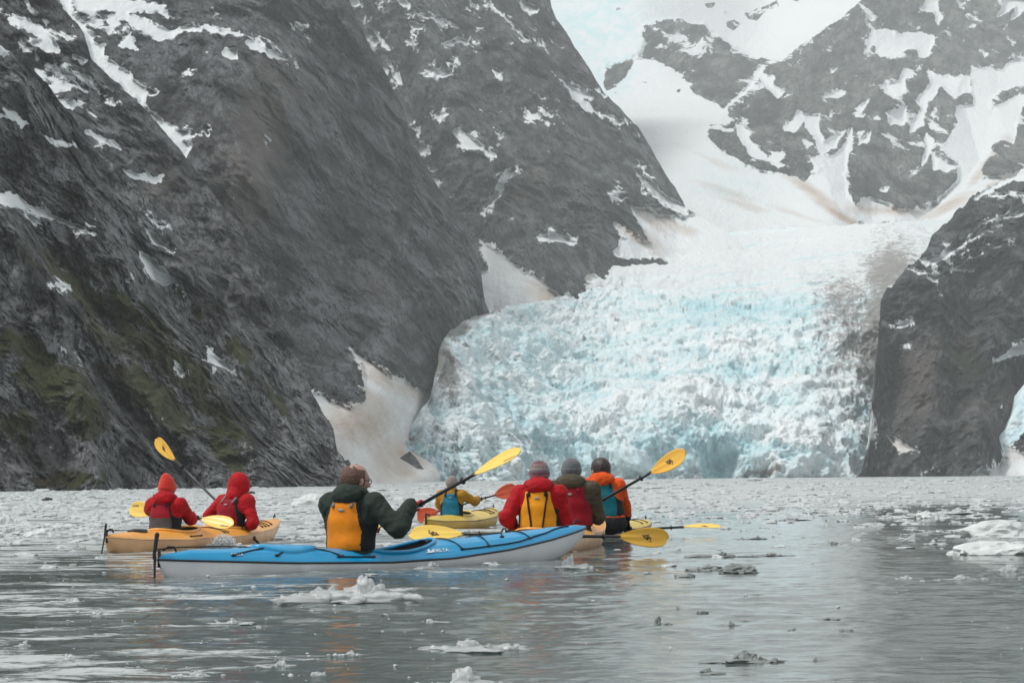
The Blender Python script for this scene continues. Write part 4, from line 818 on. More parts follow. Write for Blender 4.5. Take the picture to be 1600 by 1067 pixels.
def kayak(label, stern, bow, Yb, Ys, hull_col, deck_col, W, zs, crown, cockpits, group=None, seam=M_black, rudder=None, L=None, bungees=(), hatch=(), keel=-0.10, rake=(0.10, 0.24), seam_r=0.007, toggles=True, rock=0.05):
    ps, pb = GP(stern, Ys), GP(bow, Yb); d = pb-ps; L = float(np.hypot(d[0], d[1])); rz = math.atan2(d[1], d[0])
    root = empty('kayak', ((ps[0]+pb[0])/2, (ps[1]+pb[1])/2, 0), rz); tag(root, label, 'kayak', group)
    K = Hull(L, W, zs, crown, keel, rake); root['length'] = L; del root['length']
    xs = -L/2+L*(0.5-0.5*np.cos(np.linspace(0, np.pi, 170)))
    # hull
    nc = 41; a = np.linspace(-1, 1, nc); X, A = np.meshgrid(xs, a, indexing='ij'); b = K.b(X); z0, zk = K.zs(X), K.zk(X)
    ang = A*np.pi/2; y = b*np.sign(A)*np.abs(np.sin(ang))**0.72*(1-0.04*(1-np.abs(A))); z = zk+(z0-zk)*(1-np.abs(np.cos(ang))**0.85)
    mesh_np('hull', np.stack([X, y, z], -1).reshape(-1, 3), grid_faces(len(xs), nc), hull_col, root)
    # deck with cockpit openings
    xs2 = np.unique(np.concatenate([xs, np.linspace(-L*0.46, L*0.46, 420)])); nc = 61; a = np.linspace(-1, 1, nc); X, A = np.meshgrid(xs2, a, indexing='ij'); y = K.b(X)*A; z = K.deck(X, y)
    for (cx, cl, cw, lift) in cockpits:      # raised collar in front of each cockpit
        r = np.hypot((X-cx-0.06)/(cl*0.72), y/(cw*0.86)); z = z+lift*np.clip(1.25-r, 0, 1)**1.3*np.clip((X-cx+cl*0.9)/(cl*1.2), 0.15, 1)
    K.extra = lambda x, y: sum(l*max(0, min(1, 1.25-math.hypot((x-cx-0.06)/(cl*0.72), y/(cw*0.86))))**1.3*max(0.15, min(1, (x-cx+cl*0.9)/(cl*1.2))) for cx, cl, cw, l in cockpits)
    # moulded ridge lines on the deck
    z = z+0.006*np.cos(np.clip(np.abs(A)-0.62, -0.12, 0.12)*np.pi/0.24)*np.clip(1-(np.abs(X)/(L*0.47))**4, 0, 1)
    V = np.stack([X, y, z], -1).reshape(-1, 3); Fc = grid_faces(len(xs2), nc)[:, ::-1]; c = V[Fc].mean(1); keep = np.ones(len(Fc), bool)
    for (cx, cl, cw, lift) in cockpits: keep &= ~(((c[:, 0]-cx)/(cl/2))**2+(c[:, 1]/(cw/2))**2 < 1)
    mesh_np('deck', V, Fc[keep], deck_col, root)
    # seam
    for sg in (1, -1):
        tube('seam', [(x, sg*(float(K.b(x))+0.002), float(K.zs(x))) for x in xs], seam_r, seam, root, 6) if sg == 1 else None
    p1 = [(x, (float(K.b(x))+0.002), float(K.zs(x))) for x in xs]; p2 = [(x, -(float(K.b(x))+0.002), float(K.zs(x))) for x in xs[::-1]]
    s1 = root.children[-1]; bpy.data.objects.remove(s1) if s1.name.startswith('seam') else None
    tube('seam_strip', p1+p2[1:], seam_r, seam, root, 6, closed=True)
    for (cx, cl, cw, lift) in cockpits:
        th = np.linspace(0, 2*np.pi, 72, endpoint=False); rim = []
        for q in th:
            x, yy = cx+cl/2*math.cos(q), cw/2*math.sin(q); rim.append((x, yy, float(K.deck(x, yy))+K.extra(x, yy)+0.012))
        rim = np.array(rim); co = tube('coaming', rim*np.array([1, 1, 1]), 0.016, deck_col, root, 10, closed=True)
        low = rim.copy(); low[:, 2] = -0.05; low[:, 0] = cx+(low[:, 0]-cx)*0.9; low[:, 1] *= 0.9
        n = len(rim); Vt = np.concatenate([rim-[0, 0, 0.004], low, [[cx, 0, -0.06]]]); fs = [[i, (i+1) % n, n+(i+1) % n, n+i] for i in range(n)]+[[n+i, n+(i+1) % n, 2*n, 2*n] for i in range(n)]
        me = bpy.data.meshes.new('cockpit_well'); me.from_pydata(Vt.tolist(), [], [list(dict.fromkeys(f)) for f in fs]); me.materials.append(M_dark)
        o = bpy.data.objects.new('cockpit_well', me); COL.objects.link(o); o.parent = root
    dz = lambda x, y, off=0.006: (x, y, float(K.deck(x, y))+K.extra(x, y)+off)
    for pl in bungees:      # deck cords as lists of (x, y/halfbeam)
        pts = []
        for (x0, u0), (x1, u1) in zip(pl[:-1], pl[1:]):
            for q in np.linspace(0, 1, 14): x = x0+(x1-x0)*q; u = u0+(u1-u0)*q; pts.append(dz(x, u*float(K.b(x)), 0.008))
        tube('deck_cord', pts, 0.0065, M_cord, root, 6)
        for x, u in (pl[0], pl[-1]):
            p = dz(x, u*float(K.b(x)), 0.006); f = Field(np.array(p)-0.05, np.array(p)+0.05, 0.006); f.cone(np.array(p)-[0.016, 0, 0], np.array(p)+[0.016, 0, 0.002], 0.012, 0.010); f.mesh('cord_fitting', M_black, root)
    for (hx, hl, hw) in hatch:
        th = np.linspace(0, 2*np.pi, 40, endpoint=False); rings = []
        for k, (s_, o_) in enumerate(((1.0, 0.0), (1.0, 0.018), (0.93, 0.026), (0.5, 0.030), (0.02, 0.031))):
            rings.append([dz(hx+hl/2*s_*math.cos(q), hw/2*s_*math.sin(q), o_) for q in th])
        V = np.array(rings).reshape(-1, 3); fs = [[r*40+i, r*40+(i+1) % 40, (r+1)*40+(i+1) % 40, (r+1)*40+i] for r in range(4) for i in range(40)]
        mesh_np('hatch_cover', V, fs, M_black if hw < 0.25 else deck_col, root)
    if toggles:
        for x, sg in ((L/2-0.10, 1), (-L/2+0.12, -1)):
            p = np.array(dz(x, 0, 0.01)); tube('grab_handle', [p+v3(-0.05*sg, 0, 0), p+v3(-0.03*sg, 0, 0.035), p+v3(0.02*sg, 0.01, 0.04), p+v3(0.06*sg, 0.02, 0.01)], 0.008, M_cord, root, 8)
    if rudder:
        tilt, up, dn = rudder; x = -L/2-0.02; z0 = float(K.zs(-L/2)); rb = []
        # swung blade, a flat foil in the boat's middle plane
        f = Field((x-0.35, -0.05, z0-dn-0.1), (x+0.15, 0.05, z0+up+0.1), 0.009); t_ = math.sin(tilt)
        f.cone((x+0.01, 0, z0+up*0.9), (x-0.02, 0, z0+0.02), 0.022, 0.016, 0.01, flat=((0, 1, 0), 0.6)); f.cone((x-0.01, 0, z0+0.03), (x-0.01-t_*dn, 0, z0-dn), 0.014, 0.011, 0.008, flat=((0, 1, 0), 0.7))
        rbo = f.mesh('rudder_blade', M_black, root)
        tube('rudder_post', [(x+0.03, 0, z0-0.06), (x+0.03, 0, z0+0.07)], 0.013, M_black, rbo, 8)
        tube('rudder_line', [(x, 0.01, z0+0.08), (x+0.25, 0.03, float(K.deck(x+0.25, 0.0))+0.03), (x+0.7, 0.06, float(K.deck(x+0.7, 0.0))+0.015), (x+1.2, 0.10, float(K.deck(x+1.2, 0.1))+0.012)], 0.006, M_cord, root, 6)
    return root, K, (ps, pb, rz)

# ------------------------------------------------------------------ paddle
def blade_mesh(name, mat, parent, R_, org, bl=0.50, bw=0.185, asym=0.12):
    """R_ columns: along, across, normal; org where the shaft ends"""
    nu, nv = 34, 15; u = np.linspace(0, 1, nu); w = np.interp(u, [0, .06, .16, .3, .45, .62, .78, .88, .95, .985, 1], [.10, .20, .46, .72, .90, 1.0, .97, .84, .60, .34, .03]); v = np.linspace(-1, 1, nv)
    U, Vv = np.meshgrid(u, v, indexing='ij'); Wd = w[:, None]*bw/2
    x = U*bl+asym*bl*0.25*Vv*U; y = Vv*Wd; cup = -0.030*(U**2)+0.014*np.abs(Vv)**2*w[:, None]; ridge = 0.009*np.exp(-(Vv*w[:, None]*5)**2)*(1-U)**0.8
    top = np.stack([x, y, cup+0.003+ridge], -1); botm = np.stack([x, y, cup-0.003-ridge*0.7], -1)
    V = np.concatenate([top.reshape(-1, 3), botm.reshape(-1, 3)]); g = grid_faces(nu, nv); n = nu*nv; Fc = [g, g[:, ::-1]+n]
    edge = list(range(0, n, nv))+list(range(n-nv+1, n))+list(range(n-1-nv, nv-1, -nv))+list(range(nv-1, 0, -1))
    Fc.append(np.array([[edge[i], edge[(i+1) % len(edge)], edge[(i+1) % len(edge)]+n, edge[i]+n] for i in range(len(edge))]))
    o = mesh_np(name, V@R_.T+org, np.concatenate(Fc), mat, parent)
    return o, lambda uu, vv, off=0.0: (np.array([uu*bl+asym*bl*0.25*vv*uu, vv*float(np.interp(uu, u, w))*bw/2, -0.030*uu**2+0.014*vv*vv+0.004+0.009*math.exp(-(vv*5)**2)*(1-uu)**0.8+off])@R_.T+org)
def paddle(label, A, B, nA, nB, mat, bl=0.50, bw=0.185, emblem='mark', shaft_r=0.0155, matA=None, printmat=None, ring=True, side=(1, 1)):
    """A, B world tips of the two blades; nA, nB the directions each blade faces"""
    A, B = np.array(A, float), np.array(B, float); mid = (A+B)/2; root = empty('paddle', mid); tag(root, label, 'paddle', None)
    d = (B-A)/np.linalg.norm(B-A); Lh = np.linalg.norm(B-A)/2
    for sg, n_, m_ in ((-1, nA, matA or mat), (1, nB, mat)):
        e = d*sg; n_ = np.array(n_, float); n_ = n_-e*(n_@e); n_ /= np.linalg.norm(n_); c = np.cross(n_, e)
        o, f = blade_mesh('blade', m_, root, np.stack([e, c, n_], 1), e*(Lh-bl), bl, bw, 0.07*side[0 if sg < 0 else 1])
        if emblem:
            rs = np.random.RandomState(4); pm = printmat or M_print
            if emblem == 'mark':      # a dense little brush-like sign in the middle of the blade
                vs, fs = [], []
                for q in range(11):
                    a0 = rs.uniform(0, 6.28); r0 = rs.uniform(0.0, 0.9); l0 = rs.uniform(0.25, 0.6); th = rs.uniform(0, 3.14); cx, cy = r0*math.cos(a0), r0*math.sin(a0)
                    dx, dy = math.cos(th)*l0, math.sin(th)*l0; wx, wy = -math.sin(th)*0.13, math.cos(th)*0.13
                    for s1, s2 in ((-1, -1), (1, -1), (1, 1), (-1, 1)):
                        X_, Y_ = cx+dx*s1*0.5+wx*s2, cy+dy*s1*0.5+wy*s2; vs.append(f(0.58+X_*0.105, Y_*0.52, 0.0015+0.0002*q))
                    fs.append([4*q, 4*q+1, 4*q+2, 4*q+3])
                mesh_np('emblem', vs, fs, pm, o, smooth=False)
            else:                     # a line of small print near the tip
                vs, fs = [], []; q = 0
                for i in range(9):
                    u0 = 0.70+i*0.026; 
                    for (a_, b_, c_, d_) in ((0, .30, .012, .38), (.006, .42, .012, .52)):
                        for X_, Y_ in ((u0+a_, b_), (u0+a_+0.017, b_), (u0+a_+0.017, d_), (u0+a_, d_)): vs.append(f(X_, -Y_, 0.0015))
                        fs.append([4*q, 4*q+1, 4*q+2, 4*q+3]); q += 1
                mesh_np('lettering', vs, fs, printmat or M_redprint, o, smooth=False)
    s0, s1 = -d*(Lh-bl+0.0)-0*d, d*(Lh-bl)
    tube('shaft', [s0-d*0.03, s0*0.5, s1*0.5, s1+d*0.03], shaft_r, M_shaft, root, 12)
    if ring:
        for sg in (-1, 1):
            p = d*sg*(Lh-bl-0.14); tube('drip_ring', [p-d*0.008, p-d*0.003, p+d*0.003, p+d*0.008], [shaft_r+.004, shaft_r+.016, shaft_r+.016, shaft_r+.004], M_black, root, 14)
    return root, A, B

# ------------------------------------------------------------------ person
def ik(S, Wt, l1, l2, hint):
    v = Wt-S; D = np.linalg.norm(v); D2 = min(D, (l1+l2)*0.995); u = v/D; Wt = S+u*D2
    a = (l1*l1-l2*l2+D2*D2)/(2*D2); hh = math.sqrt(max(0, l1*l1-a*a)); hint = np.array(hint, float); hint = hint-u*(hint@u); hint /= np.linalg.norm(hint)
    return S+u*a+hint*hh, Wt
def rotz(a): c, s = math.cos(a), math.sin(a); return np.array([[c, -s, 0], [s, c, 0], [0, 0, 1.0]])
def person(label, seat, rz, hands, shaft_dir, jacket, vest, hat=None, scale=1.0, lean=(0.0, 0.0), twist=0.0, head_yaw=0.0, head_pitch=0.0, hood='down', hair=None, glasses=False,
           glove=None, vest_style='panel', vest2=None, hints=((-0.2, 0.8, -0.7), (-0.2, -0.8, -0.7)), badge=True, scarf=None, group='people paddling the kayaks', bulk=1.0, neck=None, h0=0.0105, vest_top=0.60, hs=1.1, low=None, hood_k=1.0):
    """a seated paddler; hands = (left, right) grip points in the world; x forward, y to the person's left"""
    root = empty('person', seat, rz); root.scale = (scale,)*3; tag(root, label, 'person', group)
    Ri = rotz(-rz); loc = lambda p: (Ri@(np.array(p, float)-np.array(seat, float)))/scale
    lx, ly = lean; Tw = rotz(twist)
    sp = lambda t: np.array([lx*t, ly*t, 0.12+0.50*t])       # along the spine
    shL, shR = sp(0.93)+Tw@v3(0, .185*bulk, -0.01), sp(0.93)+Tw@v3(0, -.185*bulk, -0.01)
    nk = sp(1.0)+v3(0.0, 0, 0.02); hc = sp(1.0)+v3(0.025+0.25*lx, 0.25*ly, 0.150); Rh = rotz(twist*0.4+head_yaw)@np.array(Matrix.Rotation(head_pitch, 3, 'Y')); Rs = Rh/hs
    arms = []
    for S, Hp, hint in ((shL, hands[0], hints[0]), (shR, hands[1], hints[1])):
        g = loc(Hp); sd_ = Ri@np.array(shaft_dir, float); sd_ /= np.linalg.norm(sd_)
        back = S-g; back /= np.linalg.norm(back); palm = back-sd_*(back@sd_); palm /= np.linalg.norm(palm)+1e-9
        wr = g+palm*0.065+back*0.02; El, wr = ik(S, wr, .295, .270, hint); arms.append((S, El, wr, g, sd_, palm))
    pts = np.array([a[i] for a in arms for i in (1, 2, 3)]+[hc, sp(0), v3(0.05, .2, 0.1), v3(0.05, -.2, 0.1)]); lo, hi = pts.min(0)-0.25, pts.max(0)+0.16; lo[2] = min(lo[2], -0.02)
    # ---- body: one skin from the head to the feet
    f = Field(np.minimum(lo, [-.2, -.3, -0.06]), np.maximum(hi, [0.95, .3, hi[2]]), 0.0115)
    f.ell(sp(0.02), (.13, .17, .11), .05); f.ell(sp(0.35), (.10, .14, .15), .06); f.ell(sp(0.72), (.11, .165, .16), .06, Tw); f.cone(shL, shR, .05, .05, .05); f.cone(sp(0.92), hc-v3(0, 0, .05), .062, .055, .03)
    for sg in (1, -1):
        hp, kn, ft = v3(0.02, .10*sg, .09), v3(.46, .15*sg, .13), v3(.86, .08*sg, .02); f.cone(hp, kn, .085, .055, .03); f.cone(kn, ft, .055, .035, .02); f.cone(ft, ft+v3(.05, 0.01*sg, .08), .035, .028, .02)
    for S, El, wr, g, sd_, palm in arms: f.cone(S, El, .048, .038, .03); f.cone(El, wr, .040, .027, .01); f.ell(g+palm*0.04, (.030, .030, .030), .02)
    H = lambda x, y, z: hc+hs*(Rh@v3(x, y, z))
    f.ell(hc+hs*Rh@v3(-0.008, 0, 0.022), (.098, .078, .095), .02, Rs); f.ell(H(.018, 0, -.045), (.066, .058, .072), .03, Rs); f.ell(H(.040, 0, -.085), (.036, .036, .030), .02, Rs)
    f.cone(H(.086, 0, .010), H(.106, 0, -.022), .008, .013, .012); f.ell(H(.098, 0, -.026), (.012, .016, .009), .008, Rs); f.ell(H(.078, 0, .030), (.018, .050, .010), .014, Rs)
    f.ell(H(.082, 0, -.055), (.010, .024, .008), .008, Rs)
    for sg in (1, -1): f.ell(H(.012, .079*sg, -.008), (.020, .011, .032), .006, Rs@rotz(0.35*sg)); f.ell(H(.066, .036*sg, -.020), (.022, .020, .018), .02, Rs)
    f.mesh('body', [M_skin, M_blackcloth], root, 1, slot=lambda c: (c[:, 2] < 0.5).astype(int))
    for sg in (1, -1):
        fe = Field(H(.080, .030*sg, .010)-0.03, H(.080, .030*sg, .010)+0.03, 0.004); fe.ell(H(.080, .030*sg, .010), (.011, .012, .010), 0); fe.mesh('eye', M_white if False else M_black, root.children[0] if False else root, 0)
    # ---- jacket
    f = Field(lo-0.02, hi+0.02, h0)
    B = bulk; Bh = min(B, 1.03); f.ell(sp(0.0)+v3(0, 0, .01), (.165*Bh, .200*Bh, .13), .05); f.ell(sp(0.30), (.135*Bh, .178*B, .17), .07); f.ell(sp(0.66), (.135*B, .195*B, .17), .07, Tw)
    f.cone(shL, shR, .075*B, .075*B, .06); f.cone(sp(0.95), nk+v3(.01, 0, .05), .085, .070, .04)
    for S, El, wr, g, sd_, palm in arms:
        f.cone(S, El, .072*B, .062*B, .045); f.cone(El, El*0.25+wr*0.75, .064*B, .050*B, .02); f.cone(El*0.3+wr*0.7, wr, .050*B, .038, .02)
        m_ = El*0.75+wr*0.25+v3(0, 0, -0.018); f.ell(m_, (.058*B,)*3, .04)
    f.wrinkle(0.008, 8, seed=scale*7+lx, aniso=(1, 1, 1.3)); f.wrinkle(0.0055, 19, seed=2.2, aniso=(1.2, 1.2, 0.8))
    f.mesh('jacket', [jacket, low or jacket], root, 1, slot=lambda c: (c[:, 2] < 0.20).astype(int))
    # ---- hood
    if hood == 'up':
        f = Field(hc-0.32, hc+0.32, 0.009); f.ell(hc+hs*Rh@v3(-0.012, 0, 0.022), (.135, .120, .130), .03, Rs); f.cone(H(-.02, 0, -.02), nk+v3(-.02, 0, .0), .125, .120, .04); f.ell(H(-.05, 0, .085), (.06, .06, .055), .05, Rs)
        f.wrinkle(0.006, 11, seed=3); face = H(.125, 0, -.01); f.cut(lambda P: -(np.linalg.norm((P-face)@Rs/np.array([.075, .070, .095]), axis=-1)-1)*0.07)
        f.cut(lambda P: -(np.linalg.norm((P-hc-Rh@v3(0, 0, .0))@Rs/np.array([.108, .088, .125]), axis=-1)-1)*0.09)
        f.mesh('hood', jacket, root, 1)
    elif hood == 'down':
        f = Field(nk-0.26, nk+0.26, 0.009)
        for a in np.linspace(-2.3, 2.3, 15):
            c = nk+Tw@v3(-.085*math.cos(a)-0.018, .105*math.sin(a), .050-0.035*abs(a)/2.3); rr = .050-.011*abs(a); f.ell(c, (rr*1.1, rr*1.05, rr*0.95), .030)
        f.ell(nk+Tw@v3(-.120, 0, .006), (.058, .118, .062), .035, Tw); f.wrinkle(0.008, 13, seed=5); f.wrinkle(0.003, 30, seed=1)
        f.mesh('hood', neck or jacket, root, 1)
    elif hood == 'collar':
        f = Field(nk-0.2, nk+0.2, 0.008); f.cone(nk+v3(0, 0, -.03), nk+v3(.005, 0, .065), .098, .080, .02); f.wrinkle(0.005, 14, seed=8); f.mesh('collar', neck or jacket, root, 1)
    # ---- life vest
    if vest is not None:
        f = Field(lo-0.02, hi+0.04, 0.0095)
        f.ell(sp(0.26), (.170*B, .205*B, .17), .06); f.ell(sp(0.62), (.172*B, .212*B, .18), .07, Tw); f.ell(sp(0.88), (.155*B, .190*B, .105), .05, Tw)
        top = sp(0.93)
        def vcut(P):
            q = (P-sp(0.8))@Tw; u = P-sp(0.5)
            r = np.maximum(0.20-P[..., 2], P[..., 2]-vest_top)                     # hem and shoulder line
            r = np.maximum(r, 0.095-np.hypot(P[..., 0]-nk[0], P[..., 1]-nk[1])+0*r-np.clip((0.56-P[..., 2])*2, 0, 1))   # neck hole
            for sg in (1, -1):                                                     # arm holes
                hole = 0.118-np.sqrt(((q[..., 1]-sg*0.235*B))**2+((q[..., 2]-0.045)*0.72)**2); r = np.maximum(r, hole)
            return r
        f.cut(vcut); f.wrinkle(0.004, 8, seed=6, ridged=False)
        pw = {'panel': 0.150, 'wide': 0.175, 'narrow': 0.12, 'full': 0.20}[vest_style]*B
        def vslot(c):
            q = (c-sp(0.6))@Tw; w_ = pw*np.clip(1.0-0.35*np.clip((c[:, 2]-0.36)/0.25, 0, 1), 0, 1)
            side = np.abs(q[:, 1]) > w_
            return np.where(vest2 is not None and vest_style != 'two', 0, 0)+np.where(side, 1, 0)+np.where((~side) & (c[:, 2] < 0.415) & (vest2 is not None), 2-0, 0)*1
        vo = f.mesh('life_vest', [vest, M_blackcloth, vest2 or vest], root, 2, slot=vslot)
        # straps over the shoulders and the belt
        def onback(y, z, off=0.004):    # a point on the back of the vest
            for xx in np.linspace(-0.30, 0.0, 61):
                pass
            return None
        Vv = np.array([v_.co for v_ in vo.data.vertices])
        def back_pt(y, z):
            q = (Vv-sp(0.6))@Tw; m = (np.abs(q[:, 1]-y) < 0.02) & (np.abs(Vv[:, 2]-z) < 0.02)
            if not m.any(): m = (np.abs(q[:, 1]-y) < 0.05) & (np.abs(Vv[:, 2]-z) < 0.05)
            i = np.argmin(np.where(m, q[:, 0], 9)); return sp(0.6)+Tw@v3(q[i, 0]-0.003, y, z-sp(0.6)[2])
        def strap(pts, name, mat, wd=0.012):
            P = np.array(pts); fr = Field(P.min(0)-0.04, P.max(0)+0.04, 0.006)
            for a_, b_ in zip(P[:-1], P[1:]): fr.cone(a_, b_, wd, wd, 0.004, flat=((Tw@v3(1, 0, 0)), 0.5))
            fr.mesh(name, mat, vo, 1)
        if vest_style == 'wide':
            for sg in (1, -1): strap([back_pt(sg*(0.105-0.045*k/7*1.0), 0.575-0.045*k) for k in range(9)], 'strap', M_blackcloth, 0.011)
        for sg in (1, -1): strap([back_pt(sg*0.085, vest_top-0.035)+v3(-.002, 0, 0), sp(0.93)+Tw@v3(-.055, sg*.088, .075), sp(0.93)+Tw@v3(.03, sg*.092, .085), sp(0.93)+Tw@v3(.10, sg*.092, .02)], 'shoulder_strap', scarf or M_blackcloth, 0.017)
        if badge:
            c = back_pt(0.0, 0.535); fb = Field(c-0.05, c+0.05, 0.0045); fb.ell(c, (0.006, 0.030, 0.013), 0, Tw); fb.mesh('badge', M_patch, vo, 0)
    # ---- gloves or bare hands: palm, four curled fingers, thumb
    for i, (S, El, wr, g, sd_, palm) in enumerate(arms):
        side_ = 1 if i == 0 else -1; c_ = np.cross(sd_, palm); f = Field(g-0.13, g+0.13, 0.0042); rS = 0.017
        f.cone(wr+(El-wr)*0.16, wr, .034, .030, .012); f.cone(wr, g+palm*0.040, .028, .024, .02)
        for off in (-.026, -.009, .009, .026): f.cone(g+palm*0.046+sd_*off*0.7, g+palm*0.034+sd_*off*1.15, .013, .014, .012)
        for k, (off, ln) in enumerate(((-.033, .90), (-.011, 1.0), (.011, .97), (.033, .82))):
            rr = rS+.010; P = [g+sd_*off+rr*(math.cos(a)*palm+math.sin(a)*c_*1.0) for a in np.array([0.45, 1.35, 2.3, 3.35])*ln]; f.chain([g+palm*0.036+sd_*off*0.9]+P, [.0125, .0118, .0108, .0100, .0090], .005)
        th = [g+palm*0.040-sd_*0.030*side_, g+palm*0.020-sd_*0.050*side_-c_*0.020, g-palm*0.008-sd_*0.042*side_-c_*0.027, g-palm*0.022-sd_*0.030*side_-c_*0.018]; f.chain(th, [.014, .0128, .0118, .0095], .006)
        f.mesh('glove' if glove is not None else 'hand', glove or M_skin, root, 1)
    # ---- head gear
    if hat == 'none': pass
    if isinstance(hat, tuple):
        kind, hm = hat[0], hat[1]; f = Field(hc-0.22, hc+0.27, 0.006)
        f.ell(H(-.006, 0, .028), (.114, .094, .108), .01, Rs); f.cone(H(-.01, 0, .0), H(-.012, 0, -.005), .10, .10, .02, flat=(Rh[:, 1], 0.9))
        if kind == 'tall': f.ell(H(-.02, 0, .105), (.065, .06, .050), .05, Rs); f.ell(H(-.035, 0, .150), (.035, .032, .030), .05, Rs)
        if kind == 'slouch': f.ell(H(-.03, 0, .085), (.080, .075, .060), .04, Rs)
        cutn = Rh@v3(0.25, 0, -1); cutn /= np.linalg.norm(cutn); base = H(0, 0, -.022 if kind != 'deep' else -.05); f.cut(lambda P: (P-base)@cutn)
        ang = lambda P: None
        m = np.abs(f.d) < 0.02; P = np.stack(np.meshgrid(*f.ax, indexing='ij', copy=False), -1)[m]; q = (P-hc)@Rs; th = np.arctan2(q[:, 1], q[:, 0]); f.d[m] -= 0.0016*np.sin(th*34)*np.clip((0.11-q[:, 2])*12, 0, 1); f.d[m] -= 0.002*np.sin(q[:, 2]*420)
        band = (np.abs(q[:, 2]-0.0) < 0.028); f.d[m] -= 0.006*band
        f.mesh('beanie', hm, root, 1)
    if hair is not None:
        style, hmat = hair; f = Field(hc-0.22, hc+0.22, 0.0055)
        if style == 'balding':
            f.ell(H(-.010, 0, .020), (.1015, .0815, .0975), .01, Rs); f.cut(lambda P: (lambda q: np.maximum.reduce([q[..., 0]-0.040, -0.062-q[..., 2], q[..., 2]-0.100+0.25*np.abs(q[..., 1])+0.022*perlin(q*45)+0.3*np.maximum(0, q[..., 0])]))((P-hc)@Rs))
            f.wrinkle(0.003, 60, seed=2); fr = f
        else:
            f.ell(H(-.014, 0, .022), (.106, .088, .104), .01, Rs); f.ell(H(-.045, 0, -.045), (.060, .072, .065), .03, Rs); f.cut(lambda P: (lambda q: np.maximum(q[..., 0]-0.055-0.25*q[..., 2], -0.105-q[..., 2]))((P-hc)@Rs)); f.wrinkle(0.004, 30, seed=2, aniso=(1, 1, .35))
        f.mesh('hair', hmat, root, 1)
    if glasses:
        for sg in (1, -1):
            q = [H(.094+0*a, .034*sg+.024*math.cos(a), .004+.018*math.sin(a)) for a in np.linspace(0, 2*np.pi, 20, endpoint=False)]; gl = tube('glasses', q, .0032, M_black, root, 6, closed=True)
            tube('temple', [H(.092, .058*sg, .010), H(.05, .078*sg, .008), H(.008, .086*sg, .004), H(-.01, .086*sg, -.012)], .0032, M_black, gl, 6)
    return root
M_patch = simple_mat('grey_patch', (0.30, 0.31, 0.33), 0.5)
# ------------------------------------------------------------------ the paddlers and their boats
def knit(name, cols, bands=0.0):
    m, nt, b = new_mat(name); v = coords(nt, (1, 1, 1)); n = noise(nt, coords(nt, (1, 1, 2.5)), 55, 4, 0.8, 0.5); t = nt.nodes.new('ShaderNodeTexCoord'); sp = nt.nodes.new('ShaderNodeSeparateXYZ'); nt.links.new(t.outputs['Object'], sp.inputs[0])
    if bands: 
        w_ = mathn(nt, 'ADD', mathn(nt, 'MULTIPLY', sp.outputs[2], bands), mathn(nt, 'MULTIPLY', n, 0.8)); fr = mathn(nt, 'FRACT', w_)
        c = ramp(nt, fr, [(i/len(cols), c_) for i, c_ in enumerate(cols)], 'LINEAR'); c = mixc(nt, ramp(nt, n, [(0.4, 0), (0.6, 0.55)]), c, tuple(x*0.5 for x in cols[0]))
    else: c = mixc(nt, ramp(nt, n, [(0.38, 0), (0.62, 1)]), cols[0], cols[-1])
    nt.links.new(c, b.inputs['Base Color']); b.inputs['Roughness'].default_value = 0.95; b.inputs['Sheen Weight'].default_value = 0.3
    bp = N(nt, 'Bump', _Strength=0.8, _Distance=0.004); nt.links.new(n, bp.inputs['Height']); nt.links.new(bp.outputs[0], b.inputs['Normal']); return m
M_blue = plastic('blue_deck', (0.0, 0.255, 0.50), 0.24, 0.12, 0.25); M_hullwhite = plastic('white_hull', (0.68, 0.69, 0.71), 0.3, 0.25)
M_tan = plastic('tan_hull', (0.68, 0.40, 0.20), 0.3, 0.30); M_orange_deck = plastic('orange_yellow_deck', (0.80, 0.36, 0.055), 0.28, 0.25); M_yellow = plastic('yellow_hull', (0.52, 0.31, 0.015), 0.3, 0.3); M_paleyellow = plastic('pale_yellow_deck', (0.68, 0.48, 0.06), 0.3, 0.3)
M_green = cloth('dark_green_cloth', (0.022, 0.034, 0.027)); M_orangevest = cloth('orange_vest', (0.68, 0.21, 0.006), fold=0.25, var=0.08); M_red = cloth('red_cloth', (0.40, 0.004, 0.010)); M_redvest = cloth('crimson_vest', (0.27, 0.004, 0.016), fold=0.3)
M_greypanel = cloth('grey_panel', (0.085, 0.075, 0.075), fold=0.3); M_mustard = cloth('mustard_cloth', (0.40, 0.20, 0.018)); M_bluevest = cloth('blue_vest', (0.012, 0.16, 0.27), fold=0.3); M_yellowvest = cloth('yellow_vest', (0.74, 0.30, 0.012), fold=0.3, var=0.08)
M_brown = cloth('olive_brown_cloth', (0.075, 0.062, 0.042)); M_teal = cloth('teal_vest', (0.005, 0.14, 0.18), fold=0.3); M_orangejacket = cloth('orange_jacket', (0.70, 0.085, 0.008)); M_glovered = cloth('red_glove', (0.42, 0.05, 0.03)); M_gloveblack = cloth('black_glove', (0.018, 0.018, 0.02)); M_glovegrey = cloth('grey_glove', (0.07, 0.075, 0.085))
M_greystrap = cloth('grey_strap', (0.20, 0.19, 0.17)); M_hair_red = simple_mat('thin_reddish_hair', (0.15, 0.078, 0.055), 0.7, 0.8, 160, 0.3); M_hair = simple_mat('dark_brown_hair', (0.032, 0.016, 0.011), 0.4, 1.0, 70, 0.3)
M_knit_red = knit('red_knit', [(0.46, 0.012, 0.008), (0.58, 0.035, 0.012)]); M_knit_grey = knit('grey_knit', [(0.055, 0.065, 0.075), (0.14, 0.15, 0.155)]); M_knit_taupe = knit('taupe_knit', [(0.17, 0.14, 0.13), (0.24, 0.20, 0.19)])
